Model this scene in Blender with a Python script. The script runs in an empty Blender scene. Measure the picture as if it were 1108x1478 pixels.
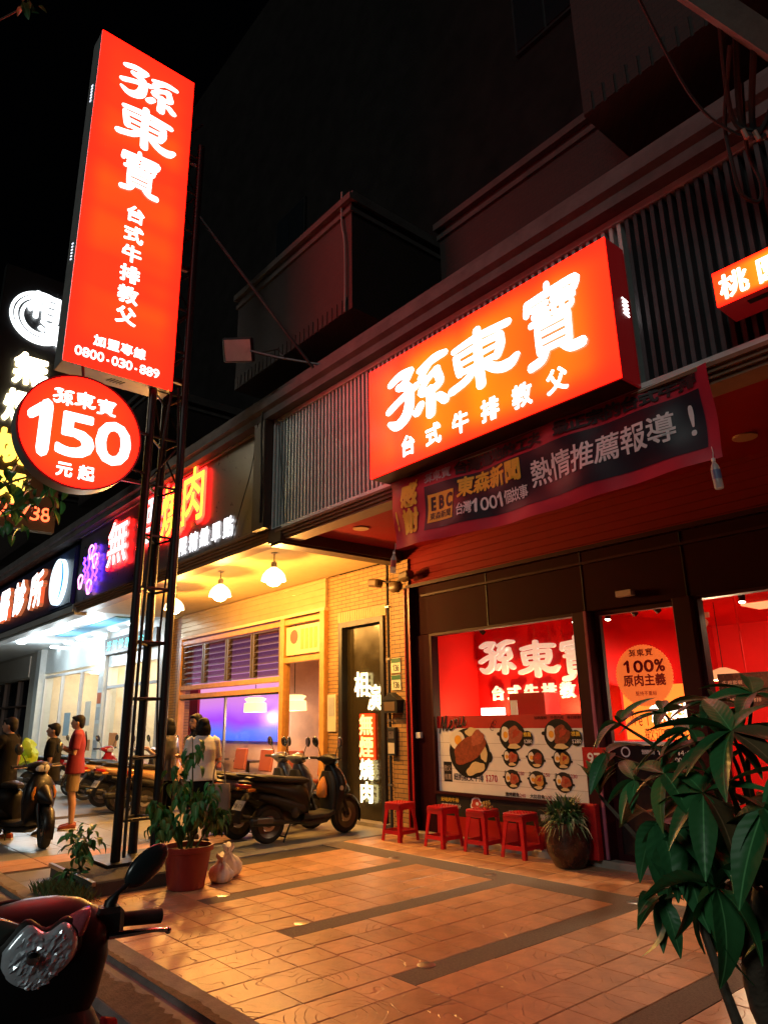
import bpy, bmesh, math, random
from mathutils import Vector, Matrix, Euler, noise
random.seed(7)
R = math.radians
sc = bpy.context.scene
col = sc.collection

# ------------------------------------------------------------------ camera, sky, exposure
PITCH, YAW, ROLL = .28497, .86082, -.01915
fw = Vector((-math.sin(YAW)*math.cos(PITCH), math.cos(YAW)*math.cos(PITCH), math.sin(PITCH)))
rt = Vector((math.cos(YAW), math.sin(YAW), 0)); up = rt.cross(fw)
r2 = rt*math.cos(ROLL)+up*math.sin(ROLL); u2 = up*math.cos(ROLL)-rt*math.sin(ROLL)
camd = bpy.data.cameras.new('camera'); cam = bpy.data.objects.new('camera', camd); col.objects.link(cam)
m = Matrix((r2, u2, -fw)).transposed().to_4x4(); m.translation = (0, 0, 1.55); cam.matrix_world = m
camd.sensor_fit = 'VERTICAL'; camd.sensor_height = 24; camd.lens = 1015.4/1478*24
camd.clip_start = .05; camd.clip_end = 500
sc.camera = cam

SUN_EL, SUN_AZ = R(30), R(163)          # the glow of the street, from behind the camera
w = bpy.data.worlds.new('World'); sc.world = w; w.use_nodes = True
nt = w.node_tree; bg = nt.nodes['Background']
sky = nt.nodes.new('ShaderNodeTexSky'); sky.sky_type = 'NISHITA'; sky.sun_disc = False
sky.sun_elevation = R(-5); sky.sun_rotation = SUN_AZ
nt.links.new(sky.outputs[0], bg.inputs[0]); bg.inputs[1].default_value = .05
sl = bpy.data.lights.new('street_glow', 'SUN'); so = bpy.data.objects.new('street_glow', sl); col.objects.link(so)
sl.energy = .3; sl.angle = R(14); sl.color = (.93, 1, .9)
d = Vector((math.sin(SUN_AZ)*math.cos(SUN_EL), math.cos(SUN_AZ)*math.cos(SUN_EL), math.sin(SUN_EL)))
so.rotation_euler = d.to_track_quat('Z', 'Y').to_euler()
vs = sc.view_settings; vs.view_transform = 'Standard'; vs.look = 'None'; vs.exposure = .48; vs.gamma = 1; vs.use_curve_mapping = False
sc.render.engine = 'CYCLES'
cy = sc.cycles; cy.use_denoising = True; cy.max_bounces = 7; cy.diffuse_bounces = 3; cy.glossy_bounces = 3
cy.transparent_max_bounces = 12; cy.transmission_bounces = 4; cy.caustics_reflective = False; cy.caustics_refractive = False
cy.sample_clamp_indirect = 3; cy.use_light_tree = True

# ------------------------------------------------------------------ materials
MATS = {}
def mat(name, c, rough=.55, metal=0, var=.12, vs_=6, bump=0, bs=60, em=None, es=0, coat=0, alpha=1, obrand=0, spec=.5):
    if name in MATS: return MATS[name]
    m = bpy.data.materials.new(name); m.use_nodes = True; n = m.node_tree.nodes; l = m.node_tree.links
    b = n['Principled BSDF']; b.inputs['Roughness'].default_value = rough; b.inputs['Metallic'].default_value = metal
    b.inputs['Specular IOR Level'].default_value = spec
    b.inputs['Base Color'].default_value = (*c, 1)
    if coat: b.inputs['Coat Weight'].default_value = coat; b.inputs['Coat Roughness'].default_value = .08
    if var or bump: tc = n.new('ShaderNodeTexCoord')
    if var:
        t = n.new('ShaderNodeTexNoise'); t.inputs['Scale'].default_value = vs_; t.inputs['Detail'].default_value = 6
        t.inputs['Roughness'].default_value = .65
        l.new(tc.outputs['Object'], t.inputs['Vector'])
        mr = n.new('ShaderNodeMapRange'); mr.inputs[1].default_value = .25; mr.inputs[2].default_value = .75
        mr.inputs[3].default_value = 1-var; mr.inputs[4].default_value = 1+var
        l.new(t.outputs[0], mr.inputs[0]); fac = mr.outputs[0]
        if obrand:
            oi = n.new('ShaderNodeObjectInfo'); m2 = n.new('ShaderNodeMapRange')
            m2.inputs[3].default_value = 1-obrand; m2.inputs[4].default_value = 1+obrand
            l.new(oi.outputs['Random'], m2.inputs[0]); mm = n.new('ShaderNodeMath'); mm.operation = 'MULTIPLY'
            l.new(fac, mm.inputs[0]); l.new(m2.outputs[0], mm.inputs[1]); fac = mm.outputs[0]
        mx = n.new('ShaderNodeVectorMath'); mx.operation = 'SCALE'; mx.inputs[0].default_value = c
        l.new(fac, mx.inputs['Scale']); l.new(mx.outputs[0], b.inputs['Base Color'])
        rr = n.new('ShaderNodeMapRange'); rr.inputs[3].default_value = max(.03, rough-.1); rr.inputs[4].default_value = min(1, rough+.1)
        l.new(t.outputs[0], rr.inputs[0]); l.new(rr.outputs[0], b.inputs['Roughness'])
    if bump:
        t2 = n.new('ShaderNodeTexNoise'); t2.inputs['Scale'].default_value = bs; t2.inputs['Detail'].default_value = 4
        l.new(tc.outputs['Object'], t2.inputs['Vector']); bp = n.new('ShaderNodeBump'); bp.inputs['Strength'].default_value = bump
        bp.inputs['Distance'].default_value = .01; l.new(t2.outputs[0], bp.inputs['Height']); l.new(bp.outputs[0], b.inputs['Normal'])
    if em: b.inputs['Emission Color'].default_value = (*em, 1); b.inputs['Emission Strength'].default_value = es
    if alpha < 1: b.inputs['Alpha'].default_value = alpha
    MATS[name] = m
    return m
def emit(name, c, s):
    if name in MATS: return MATS[name]
    m = bpy.data.materials.new(name); m.use_nodes = True; b = m.node_tree.nodes['Principled BSDF']
    b.inputs['Base Color'].default_value = (*[min(.8, x) for x in c], 1); b.inputs['Roughness'].default_value = .3
    b.inputs['Emission Color'].default_value = (*c, 1); b.inputs['Emission Strength'].default_value = s
    MATS[name] = m; return m
def lightbox(name, lo, hi, s, scale, seed=0, edge=.16):
    """red acrylic face lit by tubes behind it: hotter in front of the tubes, cooler at the edges"""
    m = bpy.data.materials.new(name); m.use_nodes = True; n = m.node_tree.nodes; l = m.node_tree.links
    b = n['Principled BSDF']; b.inputs['Base Color'].default_value = (.5, .02, .01, 1); b.inputs['Roughness'].default_value = .25
    tc = n.new('ShaderNodeTexCoord'); mp = n.new('ShaderNodeMapping'); mp.inputs['Scale'].default_value = scale; mp.inputs['Location'].default_value = (seed, seed*.7, seed*.3)
    l.new(tc.outputs['Object'], mp.inputs['Vector'])
    no = n.new('ShaderNodeTexNoise'); no.inputs['Scale'].default_value = 1; no.inputs['Detail'].default_value = 1; l.new(mp.outputs[0], no.inputs['Vector'])
    sx = n.new('ShaderNodeSeparateXYZ'); l.new(tc.outputs['Generated'], sx.inputs[0])
    def edgef(o):
        a = n.new('ShaderNodeMath'); a.operation = 'SUBTRACT'; a.inputs[1].default_value = .5; l.new(o, a.inputs[0])
        c = n.new('ShaderNodeMath'); c.operation = 'ABSOLUTE'; l.new(a.outputs[0], c.inputs[0])
        q = n.new('ShaderNodeMapRange'); q.interpolation_type = 'SMOOTHSTEP'; q.inputs[1].default_value = .5; q.inputs[2].default_value = .5-edge
        q.inputs[3].default_value = .12; l.new(c.outputs[0], q.inputs[0]); return q.outputs[0]
    ax = [i for i in (0, 1, 2) if scale[i] != 0]
    mu = n.new('ShaderNodeMath'); mu.operation = 'MULTIPLY'; l.new(edgef(sx.outputs[ax[0]]), mu.inputs[0]); l.new(edgef(sx.outputs[ax[1]]), mu.inputs[1])
    nr = n.new('ShaderNodeMapRange'); nr.inputs[1].default_value = .35; nr.inputs[2].default_value = .66; nr.inputs[3].default_value = .25; l.new(no.outputs[0], nr.inputs[0])
    m3 = n.new('ShaderNodeMath'); m3.operation = 'MULTIPLY'; l.new(mu.outputs[0], m3.inputs[0]); l.new(nr.outputs[0], m3.inputs[1])
    mix = n.new('ShaderNodeMix'); mix.data_type = 'RGBA'; mix.inputs[6].default_value = (*lo, 1); mix.inputs[7].default_value = (*hi, 1)
    l.new(m3.outputs[0], mix.inputs[0]); l.new(mix.outputs[2], b.inputs['Emission Color']); b.inputs['Emission Strength'].default_value = s
    return m
def glass(name, tint=(1, 1, 1), refl=1.0, rough=.02):
    if name in MATS: return MATS[name]
    m = bpy.data.materials.new(name); m.use_nodes = True; n = m.node_tree.nodes; l = m.node_tree.links
    n.remove(n['Principled BSDF']); out = n['Material Output']
    tr = n.new('ShaderNodeBsdfTransparent'); tr.inputs[0].default_value = (*tint, 1)
    gl = n.new('ShaderNodeBsdfGlossy'); gl.inputs['Roughness'].default_value = rough
    fr = n.new('ShaderNodeFresnel'); fr.inputs[0].default_value = 1.45
    ma = n.new('ShaderNodeMath'); ma.operation = 'MULTIPLY'; ma.inputs[1].default_value = refl; l.new(fr.outputs[0], ma.inputs[0])
    ge = n.new('ShaderNodeNewGeometry'); iv = n.new('ShaderNodeMath'); iv.operation = 'SUBTRACT'; iv.inputs[0].default_value = 1; l.new(ge.outputs['Backfacing'], iv.inputs[1])
    mb2 = n.new('ShaderNodeMath'); mb2.operation = 'MULTIPLY'; mb2.use_clamp = True; l.new(ma.outputs[0], mb2.inputs[0]); l.new(iv.outputs[0], mb2.inputs[1]); ma = mb2
    mi = n.new('ShaderNodeMixShader'); l.new(ma.outputs[0], mi.inputs[0]); l.new(tr.outputs[0], mi.inputs[1]); l.new(gl.outputs[0], mi.inputs[2])
    l.new(mi.outputs[0], out.inputs[0]); MATS[name] = m; return m
def brick(name, c1, c2, mortar, bw, bh, ax='xz', rough=.6, bump=.6, ms=.006):
    """small wall tiles a few millimetres high in the picture: colour and relief from world position"""
    if name in MATS: return MATS[name]
    m = bpy.data.materials.new(name); m.use_nodes = True; n = m.node_tree.nodes; l = m.node_tree.links; b = n['Principled BSDF']
    g = n.new('ShaderNodeNewGeometry'); s = n.new('ShaderNodeSeparateXYZ'); l.new(g.outputs['Position'], s.inputs[0]); c = n.new('ShaderNodeCombineXYZ')
    if ax == 'both':
        ad = n.new('ShaderNodeMath'); l.new(s.outputs[0], ad.inputs[0]); l.new(s.outputs[1], ad.inputs[1]); l.new(ad.outputs[0], c.inputs[0])
    else: l.new(s.outputs[0 if ax[0] == 'x' else 1], c.inputs[0])
    l.new(s.outputs[2], c.inputs[1])
    t = n.new('ShaderNodeTexBrick'); l.new(c.outputs[0], t.inputs['Vector']); t.inputs['Scale'].default_value = 1
    t.inputs['Color1'].default_value = (*c1, 1); t.inputs['Color2'].default_value = (*c2, 1); t.inputs['Mortar'].default_value = (*mortar, 1)
    t.inputs['Mortar Size'].default_value = ms; t.inputs['Brick Width'].default_value = bw; t.inputs['Row Height'].default_value = bh; t.inputs['Mortar Smooth'].default_value = .3
    no = n.new('ShaderNodeTexNoise'); no.inputs['Scale'].default_value = 3; no.inputs['Detail'].default_value = 6; l.new(g.outputs['Position'], no.inputs['Vector'])
    mr = n.new('ShaderNodeMapRange'); mr.inputs[3].default_value = .65; mr.inputs[4].default_value = 1.3; l.new(no.outputs[0], mr.inputs[0])
    sc_ = n.new('ShaderNodeVectorMath'); sc_.operation = 'SCALE'; l.new(t.outputs['Color'], sc_.inputs[0]); l.new(mr.outputs[0], sc_.inputs['Scale'])
    l.new(sc_.outputs[0], b.inputs['Base Color']); b.inputs['Roughness'].default_value = rough
    bp = n.new('ShaderNodeBump'); bp.inputs['Strength'].default_value = bump; bp.inputs['Distance'].default_value = .008; bp.invert = True
    l.new(t.outputs['Fac'], bp.inputs['Height']); l.new(bp.outputs[0], b.inputs['Normal']); MATS[name] = m; return m
def lines(name, c, pitch, axis=2, rough=.4, metal=0, depth=.01, gap=.12):
    """surface with narrow grooves every `pitch` metres (siding boards, shutter slats)"""
    if name in MATS: return MATS[name]
    m = mat(name, c, rough, metal, var=.1, vs_=3); n = m.node_tree.nodes; l = m.node_tree.links; b = n['Principled BSDF']
    g = n.new('ShaderNodeNewGeometry'); s = n.new('ShaderNodeSeparateXYZ'); l.new(g.outputs['Position'], s.inputs[0])
    dv = n.new('ShaderNodeMath'); dv.operation = 'DIVIDE'; dv.inputs[1].default_value = pitch; l.new(s.outputs[axis], dv.inputs[0])
    fr = n.new('ShaderNodeMath'); fr.operation = 'FRACT'; l.new(dv.outputs[0], fr.inputs[0])
    mr = n.new('ShaderNodeMapRange'); mr.interpolation_type = 'SMOOTHSTEP'; mr.inputs[1].default_value = 0; mr.inputs[2].default_value = gap; l.new(fr.outputs[0], mr.inputs[0])
    bp = n.new('ShaderNodeBump'); bp.inputs['Strength'].default_value = 1; bp.inputs['Distance'].default_value = depth
    l.new(mr.outputs[0], bp.inputs['Height']); l.new(bp.outputs[0], b.inputs['Normal']); return m

# ------------------------------------------------------------------ mesh building
def crom(pts, k=4):
    pts = [Vector(p) for p in pts]; out = []
    if len(pts) < 3: return pts
    for i in range(len(pts)-1):
        p0 = pts[max(i-1, 0)]; p1 = pts[i]; p2 = pts[i+1]; p3 = pts[min(i+2, len(pts)-1)]
        for j in range(k):
            t = j/k
            out.append(.5*((2*p1)+(p2-p0)*t+(2*p0-5*p1+4*p2-p3)*t*t+(3*p1-p0-3*p2+p3)*t**3))
    out.append(pts[-1]); return out
class MB:
    def __init__(s): s.v = []; s.f = []
    def add(s, v, f):
        k = len(s.v); s.v += [Vector(p) for p in v]; s.f += [[i+k for i in q] for q in f]; return s
    def box(s, x0, x1, y0, y1, z0, z1):
        return s.add([(x0,y0,z0),(x1,y0,z0),(x1,y1,z0),(x0,y1,z0),(x0,y0,z1),(x1,y0,z1),(x1,y1,z1),(x0,y1,z1)],
                     [(3,2,1,0),(4,5,6,7),(0,1,5,4),(1,2,6,5),(2,3,7,6),(3,0,4,7)])
    def cbox(s, c, d, e=(0,0,0)):
        q = Euler(e).to_matrix(); c = Vector(c); h = Vector(d)/2
        return s.add([c+q@Vector((h.x*a, h.y*b, h.z*k)) for k in (-1,1) for a,b in ((-1,-1),(1,-1),(1,1),(-1,1))],
                     [(3,2,1,0),(4,5,6,7),(0,1,5,4),(1,2,6,5),(2,3,7,6),(3,0,4,7)])
    def rings(s, rs, cap=True, close=True):
        n = len(rs[0]); v = [p for r in rs for p in r]; f = []
        for i in range(len(rs)-1):
            for j in range(n if close else n-1):
                a, b = i*n+j, i*n+(j+1) % n; f.append((a, b, b+n, a+n))
        if cap: f.append(tuple(range(n))[::-1]); f.append(tuple(range((len(rs)-1)*n, len(rs)*n)))
        return s.add(v, f)
    def tube(s, pts, r, n=8, cap=True, smooth=0):
        pts = [Vector(p) for p in pts]
        rr = list(r) if hasattr(r, '__len__') else [r]*len(pts)
        if smooth:
            q = crom([(*p, ) for p in pts], smooth); rr = [rr[min(int(i/smooth), len(rr)-1)]*(1-(i % smooth)/smooth)+rr[min(int(i/smooth)+1, len(rr)-1)]*((i % smooth)/smooth) for i in range(len(q))]; pts = q
        rs = []; pn = None
        for i, p in enumerate(pts):
            t = (pts[min(i+1, len(pts)-1)]-pts[max(i-1, 0)]).normalized()
            a = pn if pn is not None else (Vector((0,0,1)) if abs(t.z) < .9 else Vector((1,0,0)))
            a = (a-t*a.dot(t)).normalized(); b = t.cross(a); pn = a
            rs.append([p+(a*math.cos(2*math.pi*j/n)+b*math.sin(2*math.pi*j/n))*rr[i] for j in range(n)])
        return s.rings(rs, cap)
    def lathe(s, prof, n=20, c=(0,0,0), axis='z', cap=True):
        c = Vector(c); rs = []
        for r, h in prof:
            ring = []
            for j in range(n):
                a = 2*math.pi*j/n; x, y = r*math.cos(a), r*math.sin(a)
                ring.append(c+Vector({'z': (x, y, h), 'x': (h, x, y), 'y': (y, h, x)}[axis]))
            rs.append(ring)
        return s.rings(rs, cap)
    def ell(s, c, r, n=12, k=8):
        return s.lathe_s(c, r, n, k)
    def lathe_s(s, c, r, n, k):
        c = Vector(c); rs = []
        for i in range(k+1):
            t = math.pi*(i/k*.98+.01); rs.append([c+Vector((r[0]*math.sin(t)*math.cos(2*math.pi*j/n), r[1]*math.sin(t)*math.sin(2*math.pi*j/n), -r[2]*math.cos(t))) for j in range(n)])
        return s.rings(rs)
    def loft(s, secs, axis='y', n=16, e=2.6):
        """secs: (pos along axis, centre a, centre b, half width a, half width b[, exponent])"""
        rs = []
        for q in secs:
            p, ca, cb, wa, wb = q[:5]; ee = q[5] if len(q) > 5 else e; ring = []
            for j in range(n):
                a = 2*math.pi*j/n; cx, sy = math.cos(a), math.sin(a)
                u = ca+wa*math.copysign(abs(cx)**(2/ee), cx); v = cb+wb*math.copysign(abs(sy)**(2/ee), sy)
                ring.append({'y': (u, p, v), 'z': (u, v, p), 'x': (p, u, v)}[axis])
            rs.append(ring)
        return s.rings(rs)
    def prism(s, pts, ext):
        k = len(pts); e = Vector(ext); a = [Vector(p) for p in pts]
        return s.add(a+[p+e for p in a], [tuple(range(k))[::-1], tuple(range(k, 2*k))]+[(i, (i+1) % k, (i+1) % k+k, i+k) for i in range(k)])
    def xf(s, mtx):
        s.v = [mtx@p for p in s.v]; return s
OFF = {}
def off(o): return OFF.get(o.name, Vector((0,0,0))) if o else Vector((0,0,0))
def mesh(name, mb, m=None, smooth=False, bevel=0, ang=40, origin=None):
    me = bpy.data.meshes.new(name); o3 = origin or Vector((0,0,0))
    me.from_pydata([tuple(p-o3) for p in mb.v], [], mb.f)
    bm = bmesh.new(); bm.from_mesh(me); bmesh.ops.recalc_face_normals(bm, faces=bm.faces)
    if bevel: bmesh.ops.bevel(bm, geom=list(bm.edges), offset=bevel, segments=1, affect='EDGES', clamp_overlap=True)
    bm.to_mesh(me); bm.free()
    if smooth: me.shade_smooth(); me.set_sharp_from_angle(angle=R(ang))
    if m: me.materials.append(MATS[m] if isinstance(m, str) else m)
    return me
def obj(name, mb, m=None, parent=None, smooth=False, bevel=0, at=None, ang=40):
    """one mesh object. World coordinates unless `at` places a local mesh at a world point."""
    b = off(parent)
    me = mb if isinstance(mb, bpy.types.Mesh) else mesh(name, mb, m, smooth, bevel, ang, None if at is not None else b)
    o = bpy.data.objects.new(name, me); col.objects.link(o)
    if parent: o.parent = parent
    if at is not None: o.location = Vector(at)-b; OFF[o.name] = Vector(at)
    else: OFF[o.name] = b.copy()
    return o
def tag(o, label=None, cat=None, group=None, kind=None):
    if label: o['label'] = label
    if cat: o['category'] = cat
    if group: o['group'] = group
    if kind: o['kind'] = kind
    return o
def thing(name, label, cat, loc=(0,0,0), rz=0, group=None):
    o = bpy.data.objects.new(name, None); col.objects.link(o); o.empty_display_size = .1
    o.location = loc; o.rotation_euler = (0,0,rz); OFF[o.name] = Vector(loc) if rz == 0 else Vector((0,0,0))
    return tag(o, label, cat, group)
def local(o):           # parts of o are given in o's own coordinates
    OFF[o.name] = Vector((0,0,0)); return o
def copy_tree(o, parent=None):
    c = o.copy(); col.objects.link(c); c.parent = parent
    for ch in list(o.children): copy_tree(ch, c)
    return c
def lamp(name, parent, loc, energy, color, radius=.05, spot=None, aim=None, blend=.5):
    l = bpy.data.lights.new(name, 'SPOT' if spot else 'POINT'); l.energy = energy; l.color = color; l.shadow_soft_size = radius
    o = bpy.data.objects.new(name, l); col.objects.link(o); o.parent = parent; o.location = Vector(loc)-off(parent)
    if spot:
        l.spot_size = spot; l.spot_blend = blend
        o.rotation_euler = (Vector(loc)-Vector(aim)).to_track_quat('Z', 'Y').to_euler()
    return o

# ------------------------------------------------------------------ lettering
_G = {}
def glyph(ch, bold=0):
    bold = 0; k = (ch, bold)
    if k in _G: return _G[k]
    c = bpy.data.curves.new('g', 'FONT'); c.body = ch; c.offset = bold; c.resolution_u = 3
    o = bpy.data.objects.new('g', c); col.objects.link(o)
    dg = bpy.context.evaluated_depsgraph_get(); dg.update()
    me = bpy.data.meshes.new_from_object(o.evaluated_get(dg))
    r = ([(v.co.x, v.co.y) for v in me.vertices], [tuple(p.vertices) for p in me.polygons])
    bpy.data.objects.remove(o); bpy.data.curves.remove(c); bpy.data.meshes.remove(me); _G[k] = r; return r
def S(*a): return [list(q) for q in a]
BRUSH = {   # brush-written strokes: (x, y, half width)
 '孫': [[(.06,.86,.05),(.22,.93,.06),(.40,.92,.06)],[(.40,.92,.05),(.33,.80,.05),(.22,.72,.05)],[(.20,.74,.05),(.36,.66,.06),(.38,.42,.065),(.32,.20,.075),(.16,.10,.07),(.02,.19,.03)],
        [(.02,.40,.05),(.2,.50,.05),(.50,.62,.05)],[(.97,.92,.045),(.80,.92,.06),(.56,.84,.04)],[(.74,.90,.045),(.58,.70,.045),(.66,.64,.045)],[(.84,.72,.05),(.68,.62,.04),(.58,.46,.05),(.72,.42,.05),(.88,.48,.05),(.84,.68,.05)],
        [(.73,.44,.06),(.73,.22,.06),(.72,.04,.06)],[(.57,.26,.05),(.50,.16,.055)],[(.86,.27,.05),(.95,.16,.055)]],
 '東': [[(.46,1.0,.05),(.46,.5,.055),(.48,.0,.06)],[(.08,.82,.045),(.45,.87,.055),(.92,.84,.055)],[(.10,.70,.04),(.13,.52,.05),(.16,.36,.05)],[(.10,.68,.04),(.45,.71,.045),(.80,.70,.05)],[(.80,.70,.05),(.80,.52,.055),(.74,.36,.05)],
        [(.15,.53,.035),(.76,.55,.035)],[(.16,.37,.04),(.75,.38,.045)],[(.42,.36,.05),(.26,.20,.055),(.02,.12,.06)],[(.52,.36,.045),(.72,.17,.065),(.90,.13,.08),(1.02,.22,.04)]],
 '寶': [[(.46,1.0,.045),(.47,.90,.05)],[(.08,.86,.05),(.06,.74,.05)],[(.08,.86,.045),(.5,.89,.045),(.95,.90,.045),(.92,.79,.05)],[(.17,.75,.034),(.44,.77,.034)],[(.18,.66,.032),(.44,.67,.032)],[(.12,.56,.036),(.46,.59,.036)],[(.31,.76,.035),(.31,.57,.035)],
        [(.54,.78,.034),(.84,.79,.034)],[(.52,.69,.034),(.9,.70,.034)],[(.70,.80,.035),(.70,.57,.035)],[(.56,.64,.032),(.58,.57,.034),(.84,.58,.034),(.86,.66,.032)],[(.24,.49,.045),(.24,.30,.045),(.25,.16,.045)],[(.24,.49,.038),(.78,.50,.038)],[(.78,.50,.045),(.77,.16,.045)],
        [(.26,.385,.028),(.76,.39,.028)],[(.26,.275,.028),(.76,.28,.028)],[(.26,.17,.034),(.76,.17,.034)],[(.37,.15,.045),(.28,.05,.05),(.07,.01,.05)],[(.64,.15,.045),(.78,.06,.055),(.98,.05,.055)]]}
BRUSH['１'] = [[(.16,.70,.075),(.40,.86,.085)],[(.50,.90,.12),(.50,.5,.12),(.50,.10,.12)]]
BRUSH['Ｍ'] = [[(.02,.05,.05),(.14,.55,.045),(.22,.98,.05)],[(.22,.98,.05),(.32,.5,.055),(.42,.12,.05)],[(.42,.12,.045),(.55,.6,.045),(.66,.98,.05)],[(.66,.98,.05),(.68,.4,.055),(.78,.06,.055),(1.0,.18,.04)]]
BRUSH['ｅ'] = [[(.0,.25,.04),(.4,.34,.04),(.66,.5,.045),(.45,.62,.05),(.2,.42,.055),(.25,.12,.055),(.6,.06,.05),(1.0,.2,.04)]]
BRUSH['ｎ'] = [[(.1,.6,.05),(.16,.3,.05),(.16,.04,.055)],[(.16,.3,.04),(.4,.58,.05),(.58,.45,.055),(.6,.1,.055),(1.0,.16,.04)]]
BRUSH['ｕ'] = [[(.08,.6,.055),(.1,.2,.055),(.36,.06,.055),(.62,.3,.045),(.72,.6,.05)],[(.72,.6,.055),(.72,.2,.05),(.9,.06,.045),(1.1,.3,.03)]]
BW = 1.22
def brush2d(ch):
    out = []
    for st in BRUSH[ch]:
        q = crom([(*p, ) for p in st], 4) if len(st) > 2 else [Vector(p) for p in st]
        L, Rr = [], []
        for i, p in enumerate(q):
            t = q[min(i+1, len(q)-1)]-q[max(i-1, 0)]; t = Vector((t.x, t.y)).normalized(); nn = Vector((-t.y, t.x)); c = Vector((p.x, p.y))
            L.append(c+nn*p.z*BW); Rr.append(c-nn*p.z*BW)
        def cap(p, t, w): return [Vector((p.x, p.y))+Vector((t.x*math.cos(a)-t.y*math.sin(a), t.x*math.sin(a)+t.y*math.cos(a)))*w for a in (R(50), 0, R(-50))]
        t1 = q[-1]-q[-2]; t1 = Vector((t1.x, t1.y)).normalized(); t0 = q[0]-q[1]; t0 = Vector((t0.x, t0.y)).normalized()
        n = len(q); v = L+Rr; f = [(i, i+1, n+i+1, n+i) for i in range(n-1)]
        e = cap(q[-1], t1, q[-1].z*BW); v += e; f.append((n-1, 2*n, 2*n+1, 2*n+2, 2*n-1))
        s0 = cap(q[0], t0, q[0].z*BW); v += s0; f.append((n, 2*n+3, 2*n+4, 2*n+5, 0))
        out.append((v, f))
    return out
def text_mb(s, p0, u, v, cw, chh, bold=.02, step=None, vertical=False, ext=0, brush=False, wave=None, lift=.0):
    """characters in cells cw x chh from p0 (lower-left of the first cell), along u (or down -v)"""
    mb = MB(); p0, u, v = Vector(p0), Vector(u), Vector(v); nrm = u.cross(v).normalized()
    step = step or (chh if vertical else cw)
    for i, ch in enumerate(s):
        if ch == ' ': continue
        o = p0+(-v*step*i if vertical else u*step*i)
        def put(pts, fs, dz):
            P = [o+u*(x*cw)+v*(y*chh)+nrm*dz for x, y in pts]
            if wave: P = [wave(p) for p in P]
            k = len(mb.v); mb.v += P; mb.f += [[a+k for a in q] for q in fs]
            if ext:
                # walls of raised letters: boundary edges
                cnt = {}
                for q in fs:
                    for a, b in zip(q, q[1:]+q[:1]): cnt[(a, b)] = cnt.get((a, b), 0)+1
                kb = len(mb.v); mb.v += [p-nrm*ext for p in P]
                for (a, b) in cnt:
                    if (b, a) not in cnt: mb.f.append([b+k, a+k, a+kb, b+kb])
        if (brush and ch in BRUSH) or ch == '1':
            for j, (pts, fs) in enumerate(brush2d('１' if ch == '1' else ch)): put([tuple(p) for p in pts], [tuple(q) for q in fs], .0004*j+lift)
        else:
            pts, fs = glyph(ch, bold)
            if ord(ch) < 0x2000:
                xs = [p[0] for p in pts]; x0, x1 = min(xs), max(xs); kx = .86/(x1-x0) if ch in '023456789%' else min(1.15, .9/(x1-x0)); mx = (x0+x1)/2
                pts = [((x-mx)*kx+.5, (y)/.74) for x, y in pts]
            else: pts = [(x, y*1.0+.12) for x, y in pts]
            nd = 0 if bold <= .004 else (8 if bold > .025 else 4)
            for q in range(nd):
                a_ = 2*math.pi*(q+.5)/nd; put([(x+bold*math.cos(a_), y+bold*math.sin(a_)) for x, y in pts], fs, lift+.00012*(q+1))
            put(pts, fs, lift)
    return mb
def flatmesh(name, mb, m, parent, both=False):
    me = bpy.data.meshes.new(name); b = off(parent); me.from_pydata([tuple(p-b) for p in mb.v], [], mb.f)
    me.materials.append(MATS[m] if isinstance(m, str) else m)
    o = bpy.data.objects.new(name, me); col.objects.link(o); o.parent = parent; OFF[o.name] = b.copy(); return o
def text(parent, s, p0, u, v, cw, chh, m, name='lettering', **k): return flatmesh(name, text_mb(s, p0, u, v, cw, chh, **k), m, parent)
def chars(parent, s, p0, u, v, cw, chh, m, name='character', step=None, vertical=False, **k):
    step = step or (chh if vertical else cw); p0, u_, v_ = Vector(p0), Vector(u), Vector(v)
    for i, c in enumerate(s): text(parent, c, p0+(-v_*step*i if vertical else u_*step*i), u, v, cw, chh, m, name, **k)
UX, UY, UZ = (1,0,0), (0,1,0), (0,0,1)
# ------------------------------------------------------------------ shared materials
mat('asphalt', (.045,.044,.046), .85, var=.35, vs_=40, bump=.8, bs=220)
mat('mortar', (.06,.05,.045), .9, bump=.3)
mat('kerb_stone', (.20,.18,.17), .8, var=.4, vs_=5, bump=.4, bs=60)
mat('kerb_dirt', (.13,.09,.06), .95, var=.5, vs_=12, bump=.6, bs=80)
mat('grey_tile', (.26,.27,.28), .33, var=.22, vs_=4, bump=.12, bs=30, obrand=.12)
mat('pink_tile', (.42,.24,.18), .6, var=.2, vs_=8, bump=.3, obrand=.08)
mat('forecourt', (.27,.25,.22), .38, var=.25, vs_=2.5, bump=.15, bs=40)
mat('concrete', (.22,.20,.19), .85, var=.3, vs_=4, bump=.4, bs=50)
mat('maroon', (.026,.003,.005), .7, var=.15, spec=.06)
mat('dark_frame', (.035,.005,.008), .5, var=.1, spec=.15)
mat('red_paint', (.42,.012,.015), .4, var=.12)
mat('red_int', (.6,.008,.009), .6, spec=.2, var=.05)
mat('black_metal', (.018,.018,.02), .42, metal=.3, var=.2)
mat('dark_brown', (.05,.03,.022), .5, var=.2)
mat('grey_slat', (.58,.64,.63), .42, metal=.35, var=.15, obrand=.15)
mat('slat_back', (.014,.014,.017), .7)
mat('white', (.78,.77,.74), .5, var=.05)
mat('white_metal', (.6,.62,.63), .35, var=.08)
mat('steel', (.42,.42,.43), .3, metal=.9, var=.15)
mat('wood_yellow', (.48,.24,.06), .45, var=.25, vs_=9)
mat('cream', (.62,.46,.24), .5, var=.08)
mat('black', (.012,.012,.013), .45)
mat('rubber', (.016,.016,.016), .75, bump=.2)
glass('pane', (.97,.97,.97), .9); glass('door_glass', (.86,.84,.84), 1.0)
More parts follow.
